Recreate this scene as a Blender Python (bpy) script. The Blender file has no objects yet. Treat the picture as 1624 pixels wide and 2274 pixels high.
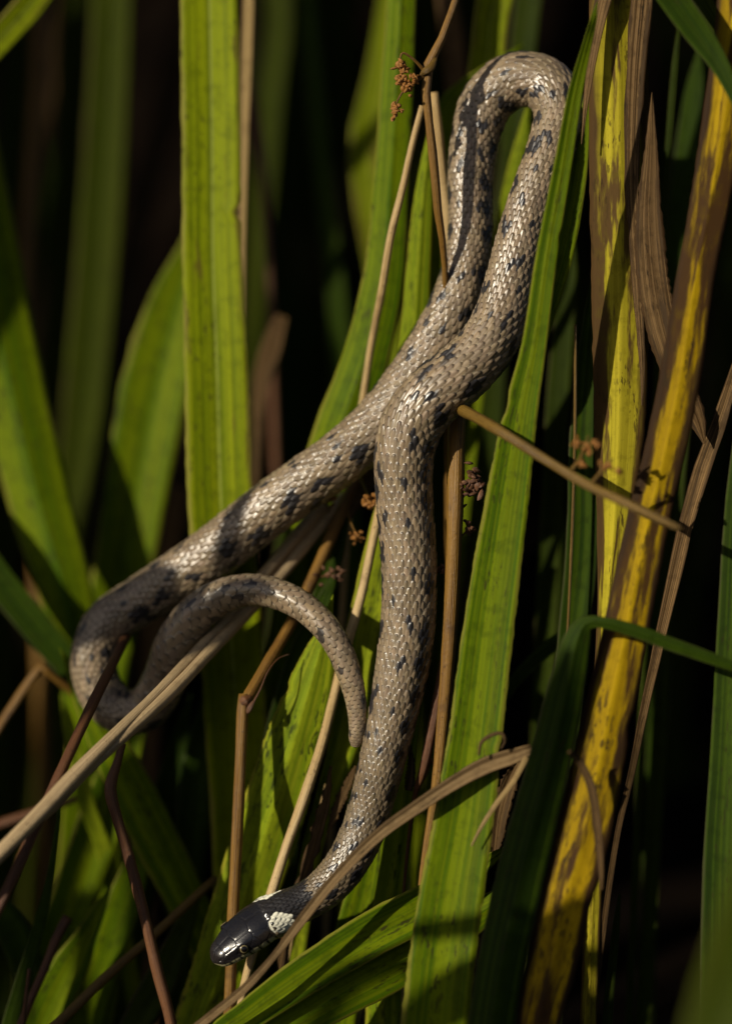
import bpy, math, random, zlib
import numpy as np
from mathutils import Vector, Matrix

# ------------------------------------------------------------------ camera, sky, sun, exposure
SC = bpy.context.scene
COL = SC.collection
R = math.radians
PITCH = R(10.0)                 # camera looks 10 degrees down
DIST = 1.03                     # metres from the lens to the plane of focus
FH = 0.37                       # height of the field of view there, in metres
PX = FH / 2273.0                # one unit of the traced layout, in metres
CF = Vector((0, math.cos(PITCH), -math.sin(PITCH)))   # forward
CU = Vector((0, math.sin(PITCH), math.cos(PITCH)))    # up
CR = Vector((1, 0, 0))                                # right
CAM = Vector((0, 0, 0.10 + FH / 2 + DIST * math.sin(PITCH)))

cam = bpy.data.objects.new('camera', bpy.data.cameras.new('camera'))
COL.objects.link(cam)
cam.location = CAM
cam.rotation_euler = (math.pi / 2 - PITCH, 0, 0)
cam.data.sensor_fit = 'VERTICAL'
cam.data.sensor_height = 36.0
cam.data.lens = 18.0 / math.tan(math.atan(FH / 2 / DIST))
cam.data.clip_start = 0.01
cam.data.clip_end = 200
cam.data.dof.use_dof = True
cam.data.dof.focus_distance = DIST - 0.004
cam.data.dof.aperture_fstop = 2.8
SC.camera = cam

# where the sun stands, seen from the snake: left, a little up, behind the photographer
SUN_FROM = (CR * -0.68 + CU * 0.30 - CF * 0.62).normalized()
sun_el = math.asin(SUN_FROM.z)
sun_rot = math.atan2(SUN_FROM.x, SUN_FROM.y)
world = bpy.data.worlds.new('World')
SC.world = world
world.use_nodes = True
wn = world.node_tree
bg = wn.nodes['Background']
sky = wn.nodes.new('ShaderNodeTexSky')
sky.sky_type = 'NISHITA'
sky.sun_disc = False
sky.sun_elevation = sun_el
sky.sun_rotation = sun_rot
sky.air_density = 0.7
sky.dust_density = 1.6
wn.links.new(sky.outputs[0], bg.inputs[0])
bg.inputs[1].default_value = 0.05
sun = bpy.data.objects.new('sun', bpy.data.lights.new('sun', 'SUN'))
COL.objects.link(sun)
sun.data.energy = 5.0
sun.data.angle = R(0.55)
sun.data.color = (1.0, 0.90, 0.72)
sun.rotation_euler = SUN_FROM.to_track_quat('Z', 'Y').to_euler()
SC.view_settings.view_transform = 'Standard'
SC.view_settings.look = 'None'
SC.view_settings.exposure = -0.12
SC.view_settings.gamma = 1.0
SC.view_settings.use_curve_mapping = False
SC.cycles.max_bounces = 6
SC.cycles.use_denoising = True

rnd = random.Random(7)


# ------------------------------------------------------------------ helpers
def P(x, y, d):
    """a point of the place: traced layout position x, y at d centimetres behind the plane of focus"""
    D = DIST + d * 0.01
    k = PX * D / DIST
    return CAM + CF * D + CR * ((x - 812) * k) + CU * ((1136.5 - y) * k)


def spline(vals, n):
    """Catmull-Rom through rows of values, n samples by chord length; vals: (m, k) array, first three xyz"""
    v = np.asarray(vals, float)
    m = len(v)
    seg = np.linalg.norm(np.diff(v[:, :3], axis=0), axis=1)
    kn = np.concatenate([[0], np.cumsum(np.maximum(seg, 1e-6) ** 0.5)])
    ext = np.vstack([2 * v[0] - v[1], v, 2 * v[-1] - v[-2]])
    kx = np.concatenate([[kn[0] - (kn[1] - kn[0])], kn, [kn[-1] + (kn[-1] - kn[-2])]])
    out = []
    per = 24
    for i in range(m - 1):
        t0, t1, t2, t3 = kx[i:i + 4]
        p0, p1, p2, p3 = ext[i:i + 4]
        t = np.linspace(t1, t2, per, endpoint=(i == m - 2))[:, None]
        a1 = (t1 - t) / (t1 - t0) * p0 + (t - t0) / (t1 - t0) * p1
        a2 = (t2 - t) / (t2 - t1) * p1 + (t - t1) / (t2 - t1) * p2
        a3 = (t3 - t) / (t3 - t2) * p2 + (t - t2) / (t3 - t2) * p3
        b1 = (t2 - t) / (t2 - t0) * a1 + (t - t0) / (t2 - t0) * a2
        b2 = (t3 - t) / (t3 - t1) * a2 + (t - t1) / (t3 - t1) * a3
        out.append((t2 - t) / (t2 - t1) * b1 + (t - t1) / (t2 - t1) * b2)
    o = np.vstack(out)
    s = np.concatenate([[0], np.cumsum(np.linalg.norm(np.diff(o[:, :3], axis=0), axis=1))])
    if n is None:
        return o, s
    q = np.linspace(0, s[-1], n)
    return np.stack([np.interp(q, s, o[:, k]) for k in range(o.shape[1])], 1), q


def polyline(vals, n):
    v = np.asarray(vals, float)
    s = np.concatenate([[0], np.cumsum(np.linalg.norm(np.diff(v[:, :3], axis=0), axis=1))])
    q = np.linspace(0, s[-1], n)
    q = np.unique(np.concatenate([q, s]))
    return np.stack([np.interp(q, s, v[:, k]) for k in range(v.shape[1])], 1), q


def make_mesh(name, verts, faces, uv=None, smooth=True):
    me = bpy.data.meshes.new(name)
    me.from_pydata([tuple(p) for p in verts], [], faces)
    if uv is not None:
        lay = me.uv_layers.new(name='UVMap')
        li = np.zeros(len(me.loops), np.int32)
        me.loops.foreach_get('vertex_index', li)
        lay.data.foreach_set('uv', np.asarray(uv, np.float32)[li].ravel())
    if smooth:
        me.polygons.foreach_set('use_smooth', [True] * len(me.polygons))
    me.update()
    return me


def link(name, me, mat=None, parent=None, loc=None):
    o = bpy.data.objects.new(name, me)
    COL.objects.link(o)
    if me is not None and mat is not None:
        for m in (mat if isinstance(mat, (list, tuple)) else [mat]):
            me.materials.append(m)
    if parent is not None:
        o.parent = parent
    if loc is not None:
        o.location = loc
    return o


def tag(o, label, cat, group=None):
    o['label'] = label
    o['category'] = cat
    if group:
        o['group'] = group
    return o


def norm_rows(a):
    return a / np.maximum(np.linalg.norm(a, axis=1), 1e-12)[:, None]


NF, NU, NR = np.array(CF), np.array(CU), np.array(CR)


def to3(pts, root, top, toplen=0.35):
    """traced rows (x, y, width, depth_cm[, roll]) to world rows xyz, width, roll; extended into the soil / upward"""
    rows = []
    for p in pts:
        x, y, w, d = p[:4]
        roll = p[4] if len(p) > 4 else 0.0
        k = PX * (DIST + d * 0.01) / DIST
        rows.append([*P(x, y, d), w * k, roll])
    if top:
        a, b = np.array(rows[0]), np.array(rows[1])
        dr = (a[:3] - b[:3]) / np.linalg.norm(a[:3] - b[:3])
        q1, q2 = a.copy(), a.copy()
        q1[:3] = a[:3] + dr * toplen * 0.55
        q2[:3] = a[:3] + dr * toplen + np.array([0.02, 0.03, -0.02]) * toplen
        q1[3] *= 0.7
        q2[3] *= 0.04
        rows = [list(q2), list(q1)] + rows
    if root:
        a, b = np.array(rows[-1]), np.array(rows[-2])
        dr = (a[:3] - b[:3]) / np.linalg.norm(a[:3] - b[:3])
        dr = dr * 0.6 + np.array([0, 0, -1.0]) * 0.55
        dr /= np.linalg.norm(dr)
        if a[2] > 0.0 and dr[2] < -0.05:
            t = (a[2] + 0.01) / -dr[2]
            q = a.copy()
            q[:3] = a[:3] + dr * t
            rows.append(list(q))
    return rows


def blade(name, pts, mat, label, cat='leaf blade', group=None, fold=0.18, cup=0.0, thick=0.0005, root=True, top=False,
          n=70, wav=0.0, seed=None, toplen=0.35, kink=False, split=0.012, parent=None, rows=None, face=None):
    rr = random.Random(seed if seed is not None else zlib.crc32(label.encode()) % 9973)
    rows = rows if rows is not None else to3(pts, root, top, toplen)
    c, s = (polyline if kink else spline)(rows, n)
    n = len(c)
    pos, w, roll = c[:, :3], np.maximum(c[:, 3], 0.0003), np.radians(c[:, 4])
    T = norm_rows(np.gradient(pos, axis=0))
    tocam = norm_rows(np.array(CAM)[None] - pos) if face is None else np.repeat(np.array(face)[None], n, 0)
    N0 = norm_rows(tocam - (tocam * T).sum(1)[:, None] * T)
    S0 = np.cross(T, N0)
    S0 *= 1.0 if (S0 @ NR).mean() > 0 else -1.0   # side points to the right of the picture
    # roll about the tangent: positive turns the face towards the left
    N = N0 * np.cos(roll)[:, None] - S0 * np.sin(roll)[:, None]
    S = S0 * np.cos(roll)[:, None] + N0 * np.sin(roll)[:, None]
    w = w / np.maximum(np.cos(roll), 0.25)
    us = np.array([-1, -.8, -.55, -.28, -.08, 0, .08, .28, .55, .8, 1.0])
    ph, ph2 = rr.uniform(0, 6), rr.uniform(0, 6)
    und = wav * (np.sin(s * 26 + ph) + .6 * np.sin(s * 61 + ph2))
    ragged = np.array([[rr.gauss(0, split) for _ in range(2)] for _ in range(n)])
    bite = np.zeros((2, n))
    if n >= 150:                                   # nibbled and torn places along the margins
        for _ in range(rr.randint(4, 8)):
            e_, s0, ln, dp = rr.randint(0, 1), rr.uniform(.05, .95) * s[-1], rr.uniform(.0012, .004), rr.uniform(.05, .22)
            bite[e_] = np.maximum(bite[e_], dp * np.exp(-np.abs((s - s0) / ln) ** 3))
    V, UV = [], []
    for side in (1, -1):
        for j, u in enumerate(us):
            prof = fold * (abs(u) - .5) + cup * (u * u - .4)
            thk = thick * (0.5 * (1 - .75 * u * u)) * side
            rib = 0.00025 * math.exp(-(u / .09) ** 2) * (side > 0)
            uu = u * (1 + (ragged[:, 0] if u < 0 else ragged[:, 1]) * (abs(u) > .9))
            uu = uu * (1 - bite[0 if u < 0 else 1] * (abs(u) > .5))
            V.append(pos + S * (uu * w / 2)[:, None] + N * (prof * w / 2 + thk + rib + und * u * u * .5 + und * .3)[:, None])
            UV.append(np.stack([np.full(n, u * .5 + .5), s], 1))
    m = len(us)
    V = np.stack(V, 1).reshape(-1, 3)          # n rings of 2m
    UV = np.stack(UV, 1).reshape(-1, 2)
    F = []
    M = 2 * m
    for i in range(n - 1):
        a, b = i * M, (i + 1) * M
        for j in range(m - 1):
            F.append((a + j, a + j + 1, b + j + 1, b + j))
            F.append((a + m + j, b + m + j, b + m + j + 1, a + m + j + 1))
        F.append((a, b, b + m, a + m))
        F.append((a + m - 1, a + 2 * m - 1, b + 2 * m - 1, b + m - 1))
    for base in (0, (n - 1) * M):
        for j in range(m - 1):
            F.append((base + j, base + m + j, base + m + j + 1, base + j + 1))
    org = pos[-1].copy()
    me = make_mesh(name, V - org, F, UV)
    o = link(name, me, mat, parent, Vector(org))
    if parent is None:
        tag(o, label, cat, group)
    return o


def tube_mesh(name, rows, n=80, sides=12, nodes=(), rough=0.03, seed=1, kink=False, flat=1.0, org=None, cap=True):
    rr = random.Random(seed)
    c, s = (polyline if kink else spline)(rows, n)
    n = len(c)
    pos, w = c[:, :3], np.maximum(c[:, 3], 0.0002)
    T = norm_rows(np.gradient(pos, axis=0))
    tocam = norm_rows(np.array(CAM)[None] - pos)
    N = norm_rows(tocam - (tocam * T).sum(1)[:, None] * T)
    S = np.cross(T, N)
    L = s[-1]
    r = w / 2 * (1 + rough * np.sin(s / L * 37 + rr.uniform(0, 6)) * .6 + rough * np.array([rr.gauss(0, .35) for _ in range(n)]))
    for f in nodes:
        r = r * (1 + .35 * np.exp(-((s - f * L) / (w.mean() * .45)) ** 2))
    V, UV = [], []
    for j in range(sides):
        a = 2 * math.pi * j / sides
        g = 1 + .05 * math.cos(a * 3 + 1)
        V.append(pos + (S * math.cos(a) + N * (math.sin(a) * flat)) * (r * g)[:, None])
        UV.append(np.stack([np.full(n, abs(2 * j / sides - 1)), s], 1))
    V = np.stack(V, 1).reshape(-1, 3)
    UV = np.stack(UV, 1).reshape(-1, 2)
    F = []
    for i in range(n - 1):
        a, b = i * sides, (i + 1) * sides
        for j in range(sides):
            k = (j + 1) % sides
            F.append((a + j, a + k, b + k, b + j))
    if cap:
        F.append(tuple(range(sides))[::-1])
        F.append(tuple((n - 1) * sides + j for j in range(sides)))
    if org is None:
        org = pos[-1].copy()
    return make_mesh(name, V - org, F, UV), org


def stem(name, pts, mat, label, cat='stem', group=None, root=True, top=False, toplen=0.25, kink=False, nodes=(), rough=0.05,
         flat=1.0, n=80, rows=None):
    rows = rows if rows is not None else to3(pts, root, top, toplen)
    me, org = tube_mesh(name, rows, n=n, nodes=nodes, rough=rough, seed=zlib.crc32(label.encode()) % 997, kink=kink, flat=flat)
    o = link(name, me, mat, None, Vector(org))
    return tag(o, label, cat, group)


# ------------------------------------------------------------------ materials
def nodes_of(m):
    m.use_nodes = True
    nt = m.node_tree
    nt.nodes.clear()
    return nt, nt.nodes, nt.links


class NB:
    def __init__(self, name):
        self.m = bpy.data.materials.new(name)
        self.nt, self.N, self.L = nodes_of(self.m)

    def n(self, t, **kw):
        x = self.N.new(t)
        for k, v in kw.items():
            setattr(x, k, v)
        return x

    def math(self, op, a, b=None, clamp=False):
        x = self.n('ShaderNodeMath', operation=op, use_clamp=clamp)
        for i, v in enumerate((a, b)):
            if v is None:
                continue
            if isinstance(v, (int, float)):
                x.inputs[i].default_value = v
            else:
                self.L.new(v, x.inputs[i])
        return x.outputs[0]

    def mix(self, f, a, b, mode='MIX'):
        x = self.n('ShaderNodeMix', data_type='RGBA', blend_type=mode)
        for i, v in ((0, f), (6, a), (7, b)):
            if isinstance(v, (int, float)):
                x.inputs[i].default_value = v
            elif isinstance(v, tuple):
                x.inputs[i].default_value = (*v, 1.0)
            else:
                self.L.new(v, x.inputs[i])
        return x.outputs[2]

    def ramp(self, f, lo, hi):
        x = self.n('ShaderNodeMapRange', interpolation_type='SMOOTHSTEP')
        self.L.new(f, x.inputs[0])
        x.inputs[1].default_value = lo
        x.inputs[2].default_value = hi
        return x.outputs[0]

    def comb(self, a, b, c):
        x = self.n('ShaderNodeCombineXYZ')
        for i, v in enumerate((a, b, c)):
            if isinstance(v, (int, float)):
                x.inputs[i].default_value = v
            else:
                self.L.new(v, x.inputs[i])
        return x.outputs[0]

    def noise(self, vec, scale, detail=3.0, rough=0.55):
        x = self.n('ShaderNodeTexNoise')
        x.inputs['Scale'].default_value = scale
        x.inputs['Detail'].default_value = detail
        x.inputs['Roughness'].default_value = rough
        self.L.new(vec, x.inputs['Vector'])
        return x.outputs[0]

    def uv(self):
        t = self.n('ShaderNodeUVMap')
        sp = self.n('ShaderNodeSeparateXYZ')
        self.L.new(t.outputs[0], sp.inputs[0])
        return sp.outputs[0], sp.outputs[1]

    def rand(self):
        return self.n('ShaderNodeObjectInfo').outputs['Random']

    def objco(self):
        return self.n('ShaderNodeTexCoord').outputs['Object']

    def finish(self, col, rough, bump_h=None, bump=0.3, dist=0.0005, trans=0.0, tcol=None, spec=0.4):
        b = self.n('ShaderNodeBsdfPrincipled')
        if isinstance(col, tuple):
            b.inputs['Base Color'].default_value = (*col, 1)
        else:
            self.L.new(col, b.inputs['Base Color'])
        if isinstance(rough, (int, float)):
            b.inputs['Roughness'].default_value = rough
        else:
            self.L.new(rough, b.inputs['Roughness'])
        b.inputs['Specular IOR Level'].default_value = spec
        nrm = None
        if bump_h is not None:
            bp = self.n('ShaderNodeBump')
            bp.inputs['Strength'].default_value = bump
            bp.inputs['Distance'].default_value = dist
            self.L.new(bump_h, bp.inputs['Height'])
            nrm = bp.outputs[0]
            self.L.new(nrm, b.inputs['Normal'])
        out = self.n('ShaderNodeOutputMaterial')
        sh = b.outputs[0]
        if trans > 0:
            t = self.n('ShaderNodeBsdfTranslucent')
            self.L.new(tcol if tcol is not None else col, t.inputs[0])
            mx = self.n('ShaderNodeMixShader')
            mx.inputs[0].default_value = trans
            self.L.new(sh, mx.inputs[1])
            self.L.new(t.outputs[0], mx.inputs[2])
            sh = mx.outputs[0]
        self.L.new(sh, out.inputs[0])
        return self.m


def leaf_mat(name, c1, c2, edge, edge_w=0.06, streak=0.5, spot=(0.03, 0.025, 0.008), spot_t=0.60, rib=None, trans=0.3,
             rough=0.42, patch=None, patch_t=0.62, vein=170.0, bandf=9.0, bands=1.0, enoise=.22):
    """blade of a reed: c1/c2 mixed in long streaks, edge colour along the margins, brown specks, optional long patches"""
    b = NB(name)
    u, v = b.uv()
    r = b.rand()
    r9 = b.math('MULTIPLY', r, 57.0)
    st = b.noise(b.comb(b.math('MULTIPLY', u, 9.0), b.math('MULTIPLY', v, 3.2), r9), 1.0, 4.0)
    col = b.mix(b.ramp(st, .38, .62), c1, c2)
    fine = b.noise(b.comb(b.math('MULTIPLY', u, 55.0), b.math('MULTIPLY', v, 6.0), r9), 1.0, 2.0)
    col = b.mix(b.math('MULTIPLY', b.ramp(fine, .45, .75), streak * .6), col, tuple(x * .55 for x in c1))
    band = b.noise(b.comb(b.math('MULTIPLY', u, bandf), b.math('MULTIPLY', v, 1.8), b.math('ADD', r9, 5.0)), 1.0, 2.0)
    col = b.mix(b.math('MULTIPLY', b.ramp(band, .50, .66), .45 * bands), col, tuple(x * .5 for x in c1))
    col = b.mix(b.math('MULTIPLY', b.ramp(band, .48, .36), .6 * bands), col, tuple(min(1, x * 1.35) for x in c2))
    wide = b.noise(b.comb(b.math('MULTIPLY', u, 1.2), b.math('MULTIPLY', v, 14.0), r9), 1.0, 2.0)
    col = b.mix(b.math('MULTIPLY', b.ramp(wide, .5, .75), .45), col, tuple(x * 1.35 for x in c2))
    if rib is not None:
        dd = b.math('ABSOLUTE', b.math('SUBTRACT', u, .5))
        col = b.mix(b.math('MULTIPLY', b.math('SUBTRACT', 1.0, b.ramp(dd, .0, .035)), .7), col, rib)
    if patch is not None:
        pn = b.noise(b.comb(b.math('MULTIPLY', u, 3.2), b.math('MULTIPLY', v, 17.0), b.math('ADD', r9, 9.0)), 1.0, 5.0, .65)
        ee = b.math('MULTIPLY', b.math('ABSOLUTE', b.math('SUBTRACT', u, .5)), .34)
        col = b.mix(b.ramp(b.math('ADD', pn, ee), patch_t, patch_t + .09), col, patch)
    mot = b.noise(b.objco(), 210.0, 4.0, .6)
    col = b.mix(b.math('MULTIPLY', b.ramp(mot, .48, .7), .38), col, tuple(x * .45 for x in c1))
    # margins
    e = b.math('ABSOLUTE', b.math('MULTIPLY', b.math('SUBTRACT', u, .5), 2.0))
    en = b.noise(b.comb(b.math('MULTIPLY', u, 3.0), b.math('MULTIPLY', v, 30.0), r9), 1.0, 3.0)
    ed = b.math('ADD', e, b.math('MULTIPLY', b.math('SUBTRACT', en, .5), enoise * 2))
    col = b.mix(b.ramp(ed, 1 - edge_w * 2.2, 1 - edge_w * .4), col, edge)
    # specks and blotches
    oc = b.objco()
    sp = b.noise(b.comb(b.math('MULTIPLY', u, 16.0), b.math('MULTIPLY', v, 190.0), r9), 1.0, 3.0, .6)
    ms = b.noise(b.comb(b.math('MULTIPLY', u, 2.0), b.math('MULTIPLY', v, 22.0), b.math('ADD', r9, 3.3)), 1.0, 2.0)
    sm = b.math('MULTIPLY', b.ramp(sp, spot_t, spot_t + .05), b.ramp(ms, .42, .6))
    col = b.mix(b.math('MULTIPLY', sm, .85), col, spot)
    col = b.mix(b.math('MULTIPLY', b.ramp(b.noise(oc, 900.0, 2.0), .6, .8), .35), col, spot)
    vn = b.noise(b.comb(b.math('MULTIPLY', u, vein), b.math('MULTIPLY', v, 8.0), r9), 1.0, 1.0)
    h = b.math('ADD', vn, b.math('MULTIPLY', b.noise(oc, 1400.0, 2.0), .5))
    ro = b.math('ADD', b.math('MULTIPLY', fine, .25), rough - .1)
    tc = b.mix(.5, col, tuple(min(1, x * 1.7) for x in c2)) if trans else None
    return b.finish(col, ro, h, .35, .00025, trans, tc, spec=.045)


def stem_mat(name, c1, c2, dark, rough=.5, streak=.5, trans=0.0, fib=26.0):
    b = NB(name)
    u, v = b.uv()
    r9 = b.math('MULTIPLY', b.rand(), 41.0)
    oc = b.objco()
    st = b.noise(b.comb(b.math('MULTIPLY', u, 3.0), b.math('MULTIPLY', v, 16.0), r9), 1.0, 4.0, .6)
    col = b.mix(b.ramp(st, .35, .65), c1, c2)
    fb = b.noise(b.comb(b.math('MULTIPLY', u, fib), b.math('MULTIPLY', v, 25.0), r9), 1.0, 3.0)
    col = b.mix(b.math('MULTIPLY', b.ramp(fb, .45, .7), streak), col, dark)
    sp = b.noise(oc, 700.0, 3.0, .65)
    col = b.mix(b.math('MULTIPLY', b.ramp(sp, .60, .72), .75), col, dark)
    bl = b.noise(oc, 90.0, 3.0)
    col = b.mix(b.math('MULTIPLY', b.ramp(bl, .55, .75), .5), col, dark)
    h = b.math('ADD', fb, b.math('MULTIPLY', sp, .6))
    return b.finish(col, rough, h, .8, .0005, trans, col if trans else None, spec=.35)


M = {}
M['olive'] = leaf_mat('leaf_olive_green', (.110, .152, .002), (.185, .222, .003), (.20, .19, .03), rib=(.30, .34, .06), trans=.18,
                      patch=(.10, .075, .012), patch_t=.66, spot_t=.61)
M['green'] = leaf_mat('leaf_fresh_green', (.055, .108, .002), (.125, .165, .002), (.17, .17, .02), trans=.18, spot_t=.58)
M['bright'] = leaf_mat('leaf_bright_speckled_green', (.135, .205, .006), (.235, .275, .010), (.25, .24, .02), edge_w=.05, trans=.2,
                       spot=(.02, .028, .008), spot_t=.55, rough=.5)
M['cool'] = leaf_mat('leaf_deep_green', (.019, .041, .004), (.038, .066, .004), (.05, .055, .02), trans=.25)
M['dark'] = leaf_mat('leaf_shade_green', (.020, .034, .004), (.036, .052, .004), (.05, .045, .015), trans=.2)  # the bed's deep shade is put into this darker green
M['dim'] = leaf_mat('leaf_olive_shade_tone', (.026, .040, .003), (.052, .066, .004), (.05, .045, .01), trans=.15)  # darkened olive: shade on the blurred leaves is part of the colour
M['yellow'] = leaf_mat('leaf_dying_yellow', (.29, .185, .004), (.42, .28, .006), (.035, .019, .009), edge_w=.18, streak=.45, trans=.22,
                       spot=(.035, .022, .01), spot_t=.55, patch=(.060, .030, .010), patch_t=.528, rough=.5, bands=.35, enoise=.5)
M['lime'] = leaf_mat('leaf_yellowing_green', (.30, .255, .014), (.46, .39, .026), (.075, .042, .015), edge_w=.2, trans=.25,
                     spot=(.045, .028, .01), spot_t=.58, patch=(.095, .055, .018), patch_t=.57, rough=.55, bands=.3, enoise=.35)
M['dry'] = leaf_mat('leaf_dry_brown', (.055, .030, .011), (.175, .108, .047), (.05, .028, .012), edge_w=.1, bandf=26.0, bands=1.3, streak=1.2, trans=.12,
                    spot=(.02, .014, .008), spot_t=.57, rough=.6, patch=(.06, .038, .02), patch_t=.58)
M['dry_pale'] = leaf_mat('leaf_dry_straw', (.30, .20, .085), (.42, .30, .13), (.10, .06, .03), edge_w=.1, streak=.8, trans=.12,
                         spot=(.05, .03, .015), spot_t=.6, rough=.55)
M['dry_mid'] = leaf_mat('leaf_dry_grey_brown', (.14, .088, .040), (.23, .155, .075), (.06, .035, .016), edge_w=.1, streak=.9, trans=.1,
                        spot=(.03, .02, .01), spot_t=.58, rough=.55)
M['tan'] = stem_mat('stem_straw', (.40, .265, .10), (.54, .39, .19), (.12, .065, .022), streak=.6)
M['brown'] = stem_mat('stem_golden_brown', (.135, .064, .008), (.215, .112, .015), (.038, .014, .005), streak=.6)
M['red'] = stem_mat('stem_red_brown', (.095, .036, .013), (.14, .058, .020), (.03, .011, .006), streak=.5)
M['twig'] = stem_mat('stem_olive_brown', (.115, .064, .008), (.170, .100, .015), (.04, .018, .005), streak=.5)
M['grey'] = stem_mat('stem_grey_straw', (.34, .245, .13), (.46, .34, .19), (.12, .075, .035), streak=.6)
M['seed'] = stem_mat('dry_flower_rust', (.30, .12, .022), (.42, .20, .05), (.07, .024, .008), streak=.4, trans=.15)
M['seed_dark'] = stem_mat('dry_flower_dark', (.10, .045, .022), (.16, .075, .035), (.03, .012, .008), streak=.4)


def soil_mat():
    b = NB('wet_peat')
    oc = b.objco()
    n1 = b.noise(oc, 14.0, 6.0, .65)
    n2 = b.noise(oc, 120.0, 4.0, .6)
    col = b.mix(b.ramp(n1, .35, .7), (.003, .002, .0015), (.008, .005, .003))
    col = b.mix(b.math('MULTIPLY', b.ramp(n2, .6, .75), .5), col, (.014, .009, .004))
    return b.finish(col, .95, b.math('ADD', n1, b.math('MULTIPLY', n2, .4)), .8, .01, spec=.02)


M['soil'] = soil_mat()


# ------------------------------------------------------------------ ground: wet peat floor; the near-black bank behind is added to close off the sky
def ground_z(x, y):
    t = max(0.0, y - 1.75)
    up = 1.3 * (1 - math.exp(-(t / 0.7) ** 2))
    return up + .012 * math.sin(x * 9 + y * 4) + .008 * math.sin(x * 23 - y * 17) - .01


def build_ground():
    xs = np.concatenate([np.linspace(-60, -3, 12), np.linspace(-2.6, 2.6, 80), np.linspace(3, 60, 12)])
    ys = np.concatenate([np.linspace(-40, -2, 10), np.linspace(-1.8, 4.2, 90), np.linspace(5, 90, 14)])
    V = [(x, y, ground_z(x, y)) for y in ys for x in xs]
    nx = len(xs)
    F = [(j * nx + i, j * nx + i + 1, (j + 1) * nx + i + 1, (j + 1) * nx + i) for j in range(len(ys) - 1) for i in range(nx - 1)]
    o = link('ground', make_mesh('ground', V, F), M['soil'])
    o['kind'] = 'structure'


build_ground()

# ------------------------------------------------------------------ the snake
def lerp(a, b, t):
    return a + (b - a) * t


def sstep(x, a, b):
    t = np.clip((x - a) / (b - a), 0, 1)
    return t * t * (3 - 2 * t)


def hsh(a, b=0, c=0):
    x = np.sin(np.asarray(a) * 127.1 + np.asarray(b) * 311.7 + c * 74.7) * 43758.5453
    return x - np.floor(x)


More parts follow.
